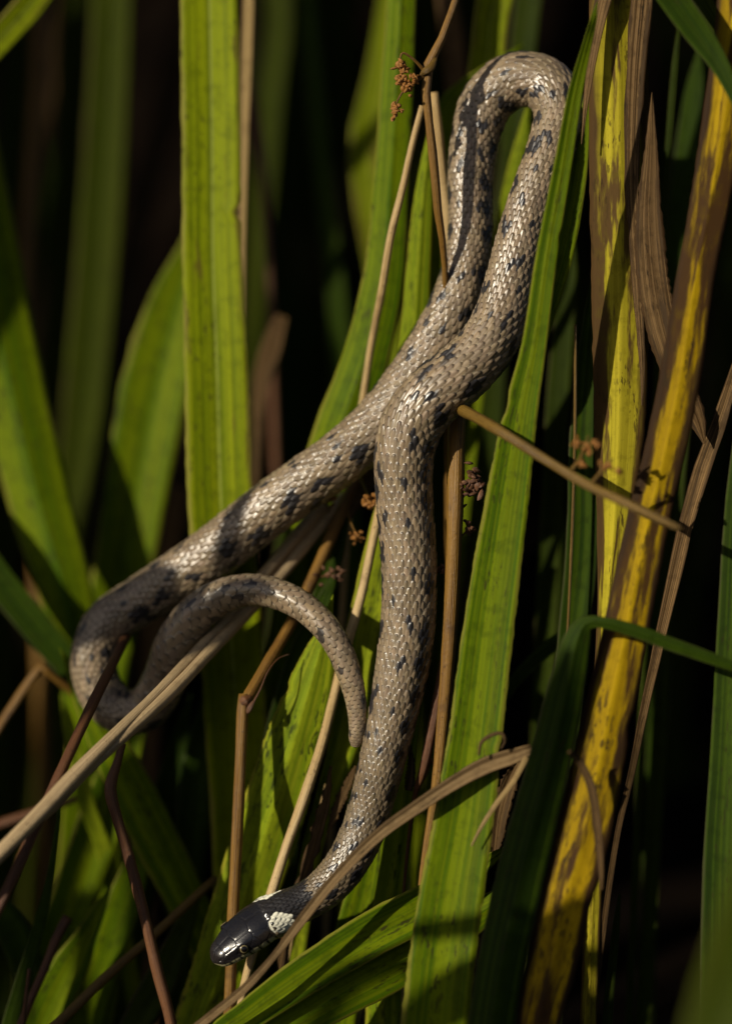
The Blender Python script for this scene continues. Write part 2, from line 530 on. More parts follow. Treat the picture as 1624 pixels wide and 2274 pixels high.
# x, y, depth cm, half width, half height (traced units), dorsal direction (right, up, towards the lens)
SNAKE = [
    (472, 2134, -0.75, 8, 7, (-.42, .54, .73)),
    (482, 2126, -0.72, 27, 21, (-.42, .54, .73)),
    (501, 2111, -0.68, 38, 29, (-.42, .54, .73)),
    (527, 2090, -0.60, 46, 35, (-.42, .54, .73)),
    (560, 2064, -0.50, 53, 40, (-.42, .54, .73)),
    (595, 2040, -0.40, 51, 40, (-.42, .54, .73)),
    (630, 2022, -0.30, 44, 40, (-.41, .50, .76)),
    (665, 2007, -0.20, 41, 40, (-.41, .45, .79)),
    (708, 1983, -0.10, 42, 42, (-.42, .38, .82)),
    (755, 1937, 0.0, 44, 44, (-.45, .30, .84)),
    (797, 1865, 0.1, 46, 46, (-.42, .20, .88)),
    (822, 1790, 0.1, 46, 46, (-.38, .14, .9)),
    (845, 1700, 0.0, 48, 48, (-.35, .1, .92)),
    (869, 1600, 0.0, 51, 51, (-.32, .06, .94)),
    (889, 1500, 0.0, 56, 55, (-.30, .04, .95)),
    (904, 1400, 0.0, 58, 57, (-.28, 0, .95)),
    (908, 1300, 0.0, 58, 58, (-.25, 0, .96)),
    (905, 1200, 0.0, 59, 59, (-.22, 0, .97)),
    (897, 1100, 0.0, 60, 60, (-.22, 0, .97)),
    (897, 1010, -0.1, 63, 62, (-.22, .05, .97)),
    (918, 935, -0.2, 66, 63, (-.25, .15, .95)),
    (965, 876, -0.3, 66, 64, (-.25, .25, .93)),
    (1024, 827, -0.3, 64, 63, (-.22, .30, .93)),
    (1076, 772, -0.2, 61, 61, (-.15, .25, .95)),
    (1112, 700, 0.0, 57, 58, (-.05, .15, .98)),
    (1136, 612, 0.2, 54, 55, (.0, .1, .99)),
    (1160, 515, 0.4, 52, 53, (.0, .1, .99)),
    (1190, 420, 0.6, 51, 52, (.05, .1, .99)),
    (1222, 330, 0.9, 51, 52, (.12, .1, .98)),
    (1240, 245, 1.4, 54, 55, (.22, .15, .96)),
    (1208, 188, 2.0, 58, 58, (.15, .45, .87)),
    (1140, 180, 2.4, 60, 58, (-.15, .5, .85)),
    (1083, 225, 2.6, 57, 56, (-.4, .35, .85)),
    (1056, 300, 2.6, 52, 52, (-.3, .2, .93)),
    (1044, 400, 2.4, 48, 50, (-.2, .1, .97)),
    (1044, 500, 2.3, 47, 49, (-.2, .05, .97)),
    (1034, 590, 2.2, 49, 51, (-.25, .1, .96)),
    (1010, 675, 2.15, 54, 55, (-.3, .2, .93)),
    (968, 764, 2.2, 58, 58, (-.35, .3, .88)),
    (905, 862, 2.25, 59, 59, (-.35, .4, .85)),
    (835, 948, 2.35, 59, 59, (-.35, .5, .8)),
    (752, 1020, 2.5, 58, 58, (-.3, .55, .78)),
    (660, 1085, 2.8, 58, 58, (-.3, .55, .78)),
    (575, 1148, 3.2, 58, 58, (-.3, .55, .78)),
    (495, 1212, 3.7, 58, 57, (-.3, .55, .78)),
    (405, 1275, 4.3, 56, 55, (-.3, .55, .78)),
    (310, 1335, 4.8, 52, 52, (-.35, .5, .8)),
    (240, 1385, 5.0, 51, 51, (-.45, .35, .82)),
    (210, 1455, 5.1, 50, 50, (-.5, .1, .86)),
    (222, 1530, 5.1, 49, 49, (-.4, -.1, .9)),
    (268, 1578, 4.9, 48, 48, (-.2, -.2, .95)),
    (325, 1570, 4.5, 47, 47, (0, -.05, .99)),
    (365, 1510, 3.9, 47, 47, (-.2, .1, .97)),
    (392, 1430, 3.1, 46, 46, (-.35, .25, .9)),
    (438, 1362, 2.5, 42, 42, (-.3, .5, .82)),
    (500, 1322, 2.0, 38, 38, (-.1, .6, .8)),
    (565, 1310, 1.5, 35, 35, (.05, .6, .8)),
    (630, 1324, 1.0, 33, 33, (.25, .5, .83)),
    (692, 1362, 0.6, 31, 31, (.35, .4, .85)),
    (740, 1418, 0.3, 29, 29, (.35, .3, .88)),
    (773, 1490, 0.15, 27, 26, (.3, .2, .93)),
    (790, 1560, 0.1, 22, 21, (.2, .1, .97)),
    (793, 1610, 0.1, 18.5, 18, (.1, .1, .98)),
    (790, 1640, 0.1, 15.5, 15, (0, .1, .99)),
    (788, 1657, 0.1, 9, 9, (0, .1, .99)),
]

NCOL, SUB = 28, 6
TH_D = math.radians(132)


def build_snake():
    rows = []
    for x, y, d, rw, rh, dv in SNAKE:
        k = (DIST + d * .01) / DIST
        dw = NR * dv[0] + NU * dv[1] - NF * dv[2]
        rows.append([*P(x, y, d), rw * k * PX, rh * k * PX, *dw])
    o, s = spline(rows, None)
    s_px = s / PX
    L = s_px[-1]
    # arc positions of the control rows, to know where head and tail begin
    vent = None
    ctrl = np.array([r[:3] for r in rows])
    ci = [int(np.argmin(((o[:, :3] - c) ** 2).sum(1))) for c in ctrl]
    names = [(x, y) for x, y, *_ in SNAKE]
    vent = s_px[ci[names.index((325, 1570))]]
    # sample positions
    head_end = 150.0
    q = list(np.concatenate([np.linspace(0, 12, 14)[:-1], np.arange(12, head_end, 1.25)]))
    phase = list(np.zeros(len(q)))
    r_of = lambda t: np.interp(t, s_px, o[:, 3]) / PX
    t = head_end
    ph = 0.0
    dphi = 1 / 19.0
    while t < L:
        q.append(t)
        phase.append(ph)
        k = .52 if t < vent else .86
        k = max(.40, k) if t > 420 else lerp(.40, .52, (t - head_end) / (420 - head_end))
        t += dphi * k * max(r_of(t), 8.0)
        ph += dphi
    q.append(L)
    phase.append(ph)
    q, phase = np.array(q), np.array(phase)
    C = np.stack([np.interp(q, s_px, o[:, k]) for k in range(8)], 1)
    pos = C[:, :3]
    T = norm_rows(np.gradient(pos, axis=0))
    Dv = C[:, 5:8]
    for it in range(1):
        Dv = norm_rows(Dv - (Dv * T).sum(1)[:, None] * T)
    Sd = np.cross(T, Dv)                       # T runs head -> tail: Sd is one flank
    n = len(q)
    # angular samples
    nd = NCOL * SUB
    thd = np.linspace(-TH_D, TH_D, nd + 1)
    thv = np.linspace(TH_D, 2 * math.pi - TH_D, 19)[1:-1]
    th = np.concatenate([thd, thv])
    m = len(th)
    TH, Q = np.meshgrid(th, q)
    PHI = np.meshgrid(th, phase)[1]
    dors = TH <= TH_D + 1e-6
    HW = np.repeat(C[:, 3:4], m, 1)
    HH = np.repeat(C[:, 4:5], m, 1)
    headw = 1 - sstep(Q, 135, 185)
    tailw = (Q > vent).astype(float)

    tt = np.linspace(0, 1, 400)
    gcol = lambda t: t - .30 * np.sin(2 * math.pi * t) / (2 * math.pi)

    # ---- overlapping scales as a height field over (phase, column)
    def scales(ncol, wfac, keel):
        cx = gcol(np.clip((TH + TH_D) / (2 * TH_D), 0, 1)) * ncol   # column coordinate: wider scales low on the flanks
        best = np.full(TH.shape, -9.0)
        ids = np.zeros(TH.shape)
        idc = np.zeros(TH.shape)
        A = np.zeros(TH.shape)
        B = np.zeros(TH.shape)
        E = np.zeros(TH.shape)
        c0 = np.floor(cx)
        for dc in (-1, 0, 1, 2):
            cc = c0 + dc
            off = np.where(np.mod(cc, 2) == 0, 0.0, .5)
            k0 = np.floor(PHI - off)
            for dk in (-1, 0):
                kk = k0 + dk
                a = (PHI - off - kk) / 1.34                # 0 at the root, 1 at the tip (towards the tail)
                jit = (hsh(cc, kk, 1) - .5) * .10
                b = (cx - cc + jit * .5) / (1.02 * wfac)
                ab = np.abs(b)
                # lens outline: full at the middle, rounded point at the tip
                w = np.where(a < .45, .93 + .07 * (a / .45), np.sqrt(np.clip(1 - ((a - .45) / .55) ** 2.4, 0, 1)))
                inside = (a >= 0) & (a <= 1) & (ab < w)
                e = np.minimum(w - ab, (1 - a) * 1.8)
                h = .25 + .95 * a - .42 * (ab / np.maximum(w, .05)) ** 2 + keel * np.exp(-(b / .10) ** 2) * (a < .93)
                h = h * (.8 + .4 * hsh(cc, kk, 6)) + (hsh(cc, kk, 7) - .5) * .7 * b
                h = h - .25 * np.exp(-(e / .07))
                h = np.where(inside, h, -9)
                up = h > best
                best = np.where(up, h, best)
                ids = np.where(up, kk, ids)
                idc = np.where(up, cc, idc)
                A = np.where(up, a, A)
                B = np.where(up, b, B)
                E = np.where(up, e, E)
        best = np.where(best < -5, -.15, best)
        return best, ids, idc, A, B, E

    hb = scales(NCOL, 1.0, .16)
    ht = scales(12, 1.04, .0)
    H, KK, CC, A, B, E = [np.where(tailw > 0, b, a) for a, b in zip(hb, ht)]
    ncl = np.where(tailw > 0, 12, NCOL)
    colw = HW * (2 * TH_D) / ncl
    amp = colw * np.where(tailw > 0, .15, .40)
    hgt = np.where(dors, H * amp, ((PHI * 1.0) % 1.0) * colw * .25)

    # ---- colour of every point
    cen_th = np.interp(CC / ncl, gcol(tt), tt) * 2 * TH_D - TH_D
    deg = np.degrees(TH)
    cdeg = np.degrees(cen_th)
    base = np.array([.225, .165, .102])
    rn = hsh(KK, CC, 2)
    val = .72 + .56 * rn
    colr = base[None, None] * val[..., None] * np.stack([1 + .06 * (hsh(KK, CC, 3) - .5), np.ones_like(rn), 1 + .14 * (hsh(KK, CC, 4) - .5)], -1)
    greyer = sstep(Q, 1100, 300)[..., None]
    colr = lerp(colr, colr * np.array([.62, .63, .60]), greyer * .8)        # the neck is darker olive
    # cream flanks of a scale, dark keel and dark rim at the tip
    side = np.clip(1.25 - E / .26, 0, 1) * (A < .84)
    colr = lerp(colr, np.array([.68, .58, .40])[None, None], (side * .9 * (1 - greyer[..., 0] * .7))[..., None])
    colr = lerp(colr, np.array([.06, .045, .03])[None, None], (np.exp(-(B / .07) ** 2) * .5 * (A < .9) * (1 - tailw))[..., None])
    rim = np.exp(-(E / .17) ** 2) * sstep(A, .55, .85)
    colr = lerp(colr, np.array([.03, .024, .018])[None, None], (rim * .95)[..., None])
    colr = lerp(colr, np.array([.03, .026, .02])[None, None], ((H < 0) & dors)[..., None] * .8)
    colr = lerp(colr, np.array([.02, .018, .014])[None, None], (tailw * np.exp(-(E / .09) ** 2) * .8)[..., None])
    # dark spots, gathered by scale
    spot = np.zeros(TH.shape)
    kc = KK + np.where(np.mod(CC, 2) == 0, 0, .5)
    pmax = int(phase[-1] / 2.65) + 2
    rg = random.Random(11)
    for lane, (ang, rad_a, rad_p, prob, stp) in enumerate([(-64, 16, .75, .95, 2.7), (63, 16, .75, .95, 2.7), (-34, 8.5, .5, .75, 2.9),
                                                           (16, 8.5, .5, .75, 2.9), (-10, 6, .45, .3, 3.6), (100, 14, .5, .6, 2.7), (-100, 14, .5, .6, 2.7)]):
        k = rg.uniform(0, 2)
        while k < phase[-1]:
            if rg.random() < prob:
                a0 = ang + rg.uniform(-9, 9)
                ra, rp = rad_a * rg.uniform(.7, 1.25), rad_p * rg.uniform(.7, 1.25)
                i0, i1 = np.searchsorted(phase, k - 2.5), np.searchsorted(phase, k + 3)
                sl = slice(max(i0, 0), max(i1, 1))
                dc = ((cdeg[sl] - a0) / ra) ** 2 + ((kc[sl] + .45 - k) / rp) ** 2
                dp = ((deg[sl] - a0) / ra) ** 2 + ((PHI[sl] - k) / rp) ** 2
                dd = .94 * dc + .06 * dp
                spot[sl] = np.maximum(spot[sl], sstep(1.10 - dd, 0, .12))
            k += stp * rg.uniform(.75, 1.3)
    spot *= dors * (Q > 215) * np.where(tailw > 0, (hsh(KK, CC, 9) > .62) * .9, 1.0)
    spot *= np.where(cdeg < 0, 1.0, 1.0)
    dark = np.array([.010, .011, .016])[None, None]
    colr = lerp(colr, dark, (spot * .95)[..., None])
    # belly: pale scutes chequered with black; pale greenish flank just above it
    fl = sstep(np.abs(deg), 112, 128) * dors
    colr = lerp(colr, np.array([.30, .33, .17])[None, None], (fl * .75)[..., None])
    chk = hsh(np.floor(PHI), np.floor(TH * 2.2), 5) > .45
    bel = np.where(chk[..., None], np.array([.02, .022, .022])[None, None], np.array([.34, .36, .20])[None, None])
    colr = np.where(dors[..., None], colr, bel)

    # ---- head: smooth plates, black crown, white collar patches
    ad = np.abs(deg)
    seeds = [(2, 0), (2, 60), (20, 18), (44, 20), (84, 0), (82, 44), (128, 21), (118, 62), (160, 58), (150, 88), (168, 20), (45, 58), (62, 70), (101, 72)]
    seeds += [(10 + 21 * i, 95) for i in range(8)] + [(12 + 23 * i, 124) for i in range(8)] + [(14 + 24 * i, 155) for i in range(8)]
    d1 = np.full(TH.shape, 1e9)
    d2 = np.full(TH.shape, 1e9)
    hm = Q < 200
    for sx, sa in seeds:
        for sg in ((1, -1) if sa > 0 else (1,)):
            dd = np.hypot((Q - sx), (np.where(deg > 180, deg - 360, deg) - sg * sa) * .75)
            d2 = np.minimum(np.maximum(d1, dd), d2)
            d1 = np.minimum(d1, dd)
    seam = np.exp(-((d2 - d1) / 2.2) ** 2)
    aw = np.where(ad > 180, 360 - ad, ad)
    crown = np.array([.008, .008, .011])
    brown = np.array([.045, .034, .024])
    hc = lerp(np.broadcast_to(crown, TH.shape + (3,)), brown[None, None], (sstep(aw, 40, 70) * sstep(Q, 85, 150) * .8 + .25 * sstep(Q, 70, 0))[..., None])
    lip = sstep(aw, 80, 87) * (1 - sstep(aw, 120, 135) * 0)
    bar = np.exp(-((((Q + 3 - (aw - 95) * .12) % 23) - 11.5) / 3.3) ** 2) * sstep(122 - aw, 0, 12)
    lipc = lerp(np.array([.42, .38, .20])[None, None], np.array([.012, .012, .012])[None, None], (bar * (Q > 22))[..., None])
    mouth = np.exp(-((aw - 108) / 2.2) ** 2) * (Q < 140)
    lipc = lerp(lipc, np.array([.01, .01, .01])[None, None], mouth[..., None])
    hc = lerp(hc, lipc, lip[..., None])
    hc = lerp(hc, np.array([.006, .006, .007])[None, None], (seam * .6)[..., None])
    wt = np.clip((Q - 140) / 40, 0, 1)
    colr = lerp(colr, hc, (1 - sstep(Q, 146, 152))[..., None])
    # collar: white patch on each flank, black band behind it reaching the back
    cell = hsh(KK, CC, 8)
    qc = np.interp(kc + .5, phase, q)
    qc = np.where(Q < 150, Q, qc)
    ac = np.where(Q < 150, aw, np.abs(cdeg))
    patch = sstep(1.0 - (((qc - 170 - (ac - 60) * .12) / 27) ** 2 + ((ac - 62) / 36) ** 2), 0, .12) * (Q > 140)
    blackb = sstep(1.0 - (((qc - 222 - (ac - 40) * .05) / 40) ** 2 + ((ac - 40) / 68) ** 2), 0, .2)
    nape = sstep(1.0 - (((Q - 172) / 45) ** 2 + ((aw) / 75) ** 2), 0, .3)
    colr = lerp(colr, np.array([.010, .010, .012])[None, None], (np.maximum(blackb, nape) * .96)[..., None])
    seamc = np.maximum(seam * (Q < 172), rim)
    colr = lerp(colr, lerp(np.array([.86, .84, .68])[None, None], np.array([.04, .04, .035])[None, None], (seamc * .55)[..., None]), patch[..., None])

    # ---- shape
    cs, sn = np.cos(TH), np.sin(TH)
    ex = lerp(np.ones_like(Q), np.full_like(Q, .80), headw)
    X = np.sign(sn) * np.abs(sn) ** ex
    Y = np.sign(cs) * np.abs(cs) ** lerp(np.ones_like(Q), np.full_like(Q, .92), headw)
    Y = np.where(Y < 0, Y * lerp(np.full_like(Q, .93), np.full_like(Q, .80), headw), Y)
    hx, hy = X * HW, Y * HH
    # brow ridge above the eyes, hollow before them
    brow = np.exp(-((Q - 72) / 18) ** 2 - ((aw - 46) / 13) ** 2) * 3.2 - np.exp(-((Q - 66) / 13) ** 2 - ((aw - 68) / 12) ** 2) * 4.0 \
        - np.exp(-((Q - 40) / 14) ** 2 - ((aw - 66) / 14) ** 2) * 2.0 - mouth * 1.3 - seam * .75 - np.exp(-((Q - 15) / 3) ** 2 - ((aw - 52) / 7) ** 2) * 3.5
    rad = np.stack([X / np.maximum(HW, 1e-6), Y / np.maximum(HH, 1e-6)], -1)
    rad /= np.maximum(np.linalg.norm(rad, axis=-1, keepdims=True), 1e-9)
    disp = lerp(hgt, brow * PX, 1 - sstep(Q, 142, 158))
    disp = disp * sstep(Q, 0, 10) * sstep(L - Q, 0, 8)
    hx = hx + rad[..., 0] * disp
    hy = hy + rad[..., 1] * disp
    V = pos[:, None] + Sd[:, None] * hx[..., None] + Dv[:, None] * hy[..., None]
    V = V.reshape(-1, 3)
    org = np.array(P(605, 2130, 0.0))
    i = np.arange(n - 1)[:, None] * m
    j = np.arange(m)[None]
    k = (j + 1) % m
    quads = np.stack([i + j, i + k, i + m + k, i + m + j], -1).reshape(-1, 4)
    tip0, tip1 = len(V), len(V) + 1
    V = np.vstack([V, pos[0] - T[0] * PX * 1.5, pos[-1] + T[-1] * PX * 3])
    jj = np.arange(m)
    tris = np.concatenate([np.stack([np.full(m, tip0), jj, (jj + 1) % m], 1),
                           np.stack([np.full(m, tip1), (n - 1) * m + (jj + 1) % m, (n - 1) * m + jj], 1)])
    me = bpy.data.meshes.new('snake_body')
    me.vertices.add(len(V))
    me.vertices.foreach_set('co', (V - org).astype(np.float32).ravel())
    nl = quads.size + tris.size
    me.loops.add(nl)
    me.loops.foreach_set('vertex_index', np.concatenate([quads.ravel(), tris.ravel()]).astype(np.int32))
    npoly = len(quads) + len(tris)
    me.polygons.add(npoly)
    me.polygons.foreach_set('loop_start', np.concatenate([np.arange(len(quads)) * 4, quads.size + np.arange(len(tris)) * 3]).astype(np.int32))
    me.polygons.foreach_set('loop_total', np.concatenate([np.full(len(quads), 4), np.full(len(tris), 3)]).astype(np.int32))
    me.update(calc_edges=True)
    me.polygons.foreach_set('use_smooth', np.ones(npoly, bool))
    ca = me.color_attributes.new('Col', 'FLOAT_COLOR', 'POINT')
    rgba = np.ones((len(V), 4), np.float32)
    rgba[:n * m, :3] = colr.reshape(-1, 3)
    rgba[tip0, :3] = (.03, .03, .025)
    rgba[tip1, :3] = (.1, .08, .05)
    ca.data.foreach_set('color', rgba.ravel())
    gl = me.attributes.new('gloss', 'FLOAT', 'POINT')
    g = np.full(len(V), .36, np.float32)
    g[:n * m] = lerp(lerp(np.full(TH.shape, .33), np.full(TH.shape, .22), headw), np.full(TH.shape, .30), tailw).ravel()
    gl.data.foreach_set('value', g)

    b = NB('snake_skin')
    at = b.n('ShaderNodeAttribute', attribute_name='Col')
    ag = b.n('ShaderNodeAttribute', attribute_name='gloss')
    oc = b.objco()
    fine = b.noise(oc, 2600.0, 3.0)
    col = b.mix(b.math('MULTIPLY', b.ramp(fine, .4, .75), .25), at.outputs['Color'], (.05, .04, .03))
    M['snake'] = b.finish(col, b.math('ADD', ag.outputs['Fac'], b.math('MULTIPLY', b.math('SUBTRACT', fine, .5), .25)), fine, .25, .00008, spec=.6)
    root = link('snake', None, None, None, Vector(org))
    root.empty_display_size = .01
    tag(root, 'slender grey-brown snake with black spots and a white collar draped through reed blades', 'snake')
    body = link('body', me, M['snake'], root)
    # ---- eyes
    be = NB('eye_dark')
    m_eye = be.finish((.006, .005, .005), .08, spec=.7)
    bi = NB('eye_ring')
    m_ring = bi.finish((.20, .16, .07), .3, spec=.5)
    gi = int(np.argmin(np.abs(q - 69)))
    for sg in (1, -1):
        ti = int(np.argmin(np.abs(th - sg * math.radians(60))))
        pt = V[gi * m + ti]
        nrm = Sd[gi] * (rad[gi, ti, 0]) + Dv[gi] * rad[gi, ti, 1]
        nrm /= np.linalg.norm(nrm)
        er = 14 * PX
        c0 = pt - nrm * er * .28
        ax = nrm
        e1 = T[gi] - (T[gi] @ ax) * ax
        e1 /= np.linalg.norm(e1)
        e2 = np.cross(ax, e1)

        def dome(a0, a1, rr, na=10, ns=28):
            vs, fs = [], []
            for ia in range(na + 1):
                a = lerp(a0, a1, ia / na)
                for js in range(ns):
                    p_ = 2 * math.pi * js / ns
                    vs.append(c0 + rr * (ax * math.cos(a) + (e1 * math.cos(p_) + e2 * math.sin(p_)) * math.sin(a)) - org)
            for ia in range(na):
                for js in range(ns):
                    k2 = (js + 1) % ns
                    fs.append((ia * ns + js, (ia + 1) * ns + js, (ia + 1) * ns + k2, ia * ns + k2))
            return vs, fs
        eye = link('eye', make_mesh('eye', *dome(0.0, 2.2, er)), m_eye, root)
        link('iris_ring', make_mesh('iris_ring', *dome(.50, .66, er * 1.018, 3)), m_ring, eye)
    return V, n, m


build_snake()

# ------------------------------------------------------------------ reed blades
def B(name, mat, label, pts, **kw):
    if name == 'reed_leaf' and not kw.get('top') and pts[0][2] > 12:      # a leaf that ends here runs out into a point
        a, b = np.array(pts[0][:4], float), np.array(pts[1][:4], float)
        u = (a[:2] - b[:2]) / np.linalg.norm(a[:2] - b[:2])
        w = a[2]
        pts = [(a[0] + u[0] * w * 2.6, a[1] + u[1] * w * 2.6, 2, a[3]), (a[0] + u[0] * w * 1.2, a[1] + u[1] * w * 1.2, w * .62, a[3])] + list(pts)
    return blade(name, pts, M[mat], label, **kw)


# broad blades in and near the plane of focus: rows of x, y, width, depth cm, roll
B('reed_leaf', 'olive', 'broad upright yellow-green blade with a pale midrib, behind the bent snake body', [
    (465, 0, 128, 5.5, 8), (470, 300, 130, 5.4, 8), (472, 568, 132, 5.2, 8), (481, 820, 140, 5.0, 8), (491, 1137, 145, 5.0, 8),
    (512, 1400, 142, 5.2, 8), (524, 1600, 138, 5.6, 8), (535, 1850, 128, 6.2, 8)], top=True, fold=.24, n=220)
B('reed_leaf', 'green', 'wide soft green blade crossing behind the snake at its leftmost bend', [
    (-95, 180, 130, 12, 0), (-40, 500, 145, 12, 0), (15, 800, 150, 12, 0), (85, 1100, 140, 11.5, 0), (150, 1330, 118, 11, 0), (190, 1560, 90, 11, 0)],
    top=True, fold=-.22)
B('reed_leaf', 'green', 'blurred leaning green blade between two upright blades, above the snake', [
    (445, 520, 60, 15, 5), (385, 700, 130, 14.8, 5), (345, 860, 150, 14.5, 5), (310, 1050, 140, 14.2, 5), (270, 1280, 130, 14, 5), (225, 1500, 110, 14)],
    fold=.2)
B('reed_leaf', 'green', 'tall green blade behind the bent stem with rust-coloured dry flowers', [
    (890, 0, 66, 5.0, 5), (880, 200, 74, 5.0, 5), (866, 420, 80, 5.0, 5), (850, 620, 92, 5.0, 5), (810, 800, 105, 5.0, 5), (755, 960, 120, 5.2, 5), (690, 1180, 110, 6)],
    top=True, fold=-.25)
B('reed_leaf', 'bright', 'narrow lit green blade between the straw stem and the upper snake loop', [
    (950, 330, 20, 4.2, 0), (938, 450, 42, 4.2, 0), (928, 600, 54, 4.3, 0), (915, 780, 62, 4.5, 0), (880, 980, 64, 5)], fold=-.2)
B('reed_leaf', 'olive', 'olive blade rising behind the top of the snake loop', [
    (1110, -40, 84, 8, 0), (1095, 0, 80, 8, 0), (1080, 130, 78, 8, 0), (1055, 320, 80, 8, 0), (1030, 520, 76, 8.2, 0), (975, 740, 70, 8.5, 0), (915, 980, 64, 8.8, 0), (885, 1300, 60, 9, 0)], top=True, fold=.15)
B('reed_leaf', 'dark', 'dim olive blade beside the one rising behind the snake loop', [
    (1175, -20, 60, 13, 0), (1160, 100, 60, 13, 0), (1140, 330, 60, 13, 0), (1110, 600, 60, 13, 0)], top=True)
B('reed_leaf', 'bright', 'small pale green blade tip showing inside the snake loop', [
    (1166, 265, 16, 6.5, 0), (1150, 350, 36, 6.5, 0), (1126, 440, 30, 6.6, 0), (1100, 560, 30, 7, 0)], fold=.1)
B('reed_leaf', 'green', 'short green blade leaning left behind the shoulder of the snake loop', [
    (1075, 170, 44, 7, 0), (1010, 225, 60, 7, 0), (975, 320, 60, 7, 0), (960, 480, 56, 7, 0)], fold=.1)
B('reed_leaf', 'green', 'long green blade in front of the snake, widening from its thin top to its foot', [
    (1316, 40, 14, -3.2, -30), (1298, 110, 22, -3.2, -25), (1276, 200, 32, -3.2, -15), (1247, 370, 40, -3.1, -8), (1212, 570, 48, -3.0, 0),
    (1184, 770, 56, -2.8, 4), (1158, 900, 74, -2.6, 6), (1121, 1137, 98, -2.4, 8), (1084, 1400, 113, -2.4, 8), (1060, 1600, 118, -2.5, 8),
    (1033, 1800, 132, -2.7, 8), (1000, 2000, 143, -2.9, 8), (966, 2270, 150, -3.1, 8)], fold=.10, cup=.10, n=260, wav=.0004)
B('dry_leaf', 'dry', 'dark brown narrow blade running up beside the thin top of the long front blade', [
    (1345, -30, 40, -1.2, 20), (1325, 60, 30, -1.2, 20), (1304, 190, 16, -1.2, 10), (1290, 320, 3, -1.2, 0)], top=True, root=False)
B('reed_leaf', 'green', 'slim green blade right behind the long front blade, in its shade', [
    (1300, 230, 18, 0.8, 0), (1283, 380, 40, 0.8, 0), (1250, 560, 46, 0.8, 0), (1188, 780, 40, 0.9, 0), (1130, 1050, 40, 1.0), (1080, 1300, 40, 1.0)], top=False, fold=.1)
B('reed_leaf', 'lime', 'wide yellowing blade with brown streaks and specks, half in shade', [
    (1370, -20, 125, -.6, 0), (1372, 200, 132, -.6, 0), (1374, 500, 130, -.6, 0), (1376, 750, 124, -.6, 0), (1374, 950, 112, -.6, 0), (1364, 1150, 82, -.6, 0),
    (1350, 1330, 50, -.5, 0), (1335, 1560, 40, -.4)], top=True, fold=-.2, n=220)
B('dry_leaf', 'dry', 'split dry brown blade with a pointed top, between the two yellow blades', [
    (1446, 205, 3, -1.0, 0), (1444, 330, 30, -1.0, 0), (1440, 500, 62, -1.0, 0), (1458, 680, 72, -1.0, 0), (1500, 830, 62, -1.0, 0), (1545, 930, 40, -1.0, 0), (1562, 985, 6, -1.0, 0)],
    root=False, fold=.12, split=.06, n=90)
B('dry_leaf', 'dry', 'torn dry brown strip hugging the edge of the yellowing blade', [
    (1425, -20, 50, -.9, 0), (1410, 150, 44, -.9, 0), (1402, 420, 30, -.9, 0), (1415, 650, 22, -.9, 0), (1425, 820, 12, -.9, 0), (1424, 900, 4, -.9)], top=True, split=.08, root=False)
B('reed_leaf', 'yellow', 'big dying yellow blade with purple-brown margins and dark streaks', [
    (1650, -60, 105, -3.4, 0), (1632, 85, 100, -3.4, 0), (1602, 285, 95, -3.4, 0), (1565, 500, 86, -3.4, 0), (1545, 600, 84, -3.4, 0), (1506, 850, 92, -3.4, 0),
    (1475, 1000, 92, -3.4, 0), (1442, 1137, 94, -3.4, 0), (1408, 1300, 100, -3.5, 0), (1378, 1450, 104, -3.6, 0), (1346, 1600, 112, -3.7, 0), (1322, 1720, 116, -3.8, 0),
    (1294, 1850, 124, -3.9, 0), (1252, 2000, 116, -4.1, 0), (1222, 2150, 108, -4.3, 0), (1194, 2275, 100, -4.5, 0)], top=True, fold=-.08, cup=-.06, n=280, wav=.0003)
B('dry_leaf', 'dry', 'narrow curled brown blade running beside the big yellow blade', [
    (1640, 800, 26, -.6, 20), (1600, 930, 36, -.6, 25), (1560, 1040, 38, -.6, 25), (1522, 1170, 34, -.5, 25), (1492, 1300, 30, -.5, 20), (1462, 1430, 24, -.4, 20),
    (1432, 1560, 20, -.3, 0), (1400, 1720, 16, -.2, 0), (1368, 1860, 14, 0, 0)], top=True, fold=.5, n=90, split=.03)
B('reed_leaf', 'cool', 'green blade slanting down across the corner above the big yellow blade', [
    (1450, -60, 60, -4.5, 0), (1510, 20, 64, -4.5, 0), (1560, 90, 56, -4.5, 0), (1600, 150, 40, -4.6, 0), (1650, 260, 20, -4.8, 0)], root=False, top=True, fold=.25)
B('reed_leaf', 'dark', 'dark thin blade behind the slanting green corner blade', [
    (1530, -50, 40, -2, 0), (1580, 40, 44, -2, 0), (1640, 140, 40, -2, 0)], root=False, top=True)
B('reed_leaf', 'cool', 'deep green narrow blade beside a thin straw stem, left of the yellowing blade', [
    (1330, 560, 10, 2.0, 0), (1312, 700, 36, 2.0, 0), (1300, 850, 52, 2.0, 0), (1292, 1000, 62, 2.0, 0), (1294, 1137, 72, 2.0, 0), (1286, 1280, 72, 2.1, 0), (1270, 1420, 66, 2.2)],
    fold=.25)
B('reed_leaf', 'cool', 'dark green blade sharply folded over, its tip crossing the big yellow blade', [
    (1700, 1505, 3, -5.2, 0), (1624, 1478, 22, -5.1, 0), (1500, 1434, 30, -4.9, 0), (1400, 1398, 30, -4.7, 0), (1330, 1381, 26, -4.5, 0), (1300, 1383, 34, -4.3, 0), (1283, 1412, 58, -4.2, 0),
    (1262, 1500, 78, -4.1, 0), (1240, 1600, 90, -4.0, 0), (1216, 1705, 96, -4.0, 0), (1178, 1850, 106, -4.1, 0), (1142, 2000, 108, -4.3, 0), (1098, 2220, 106, -4.6, 0)],
    fold=-.3, n=120)
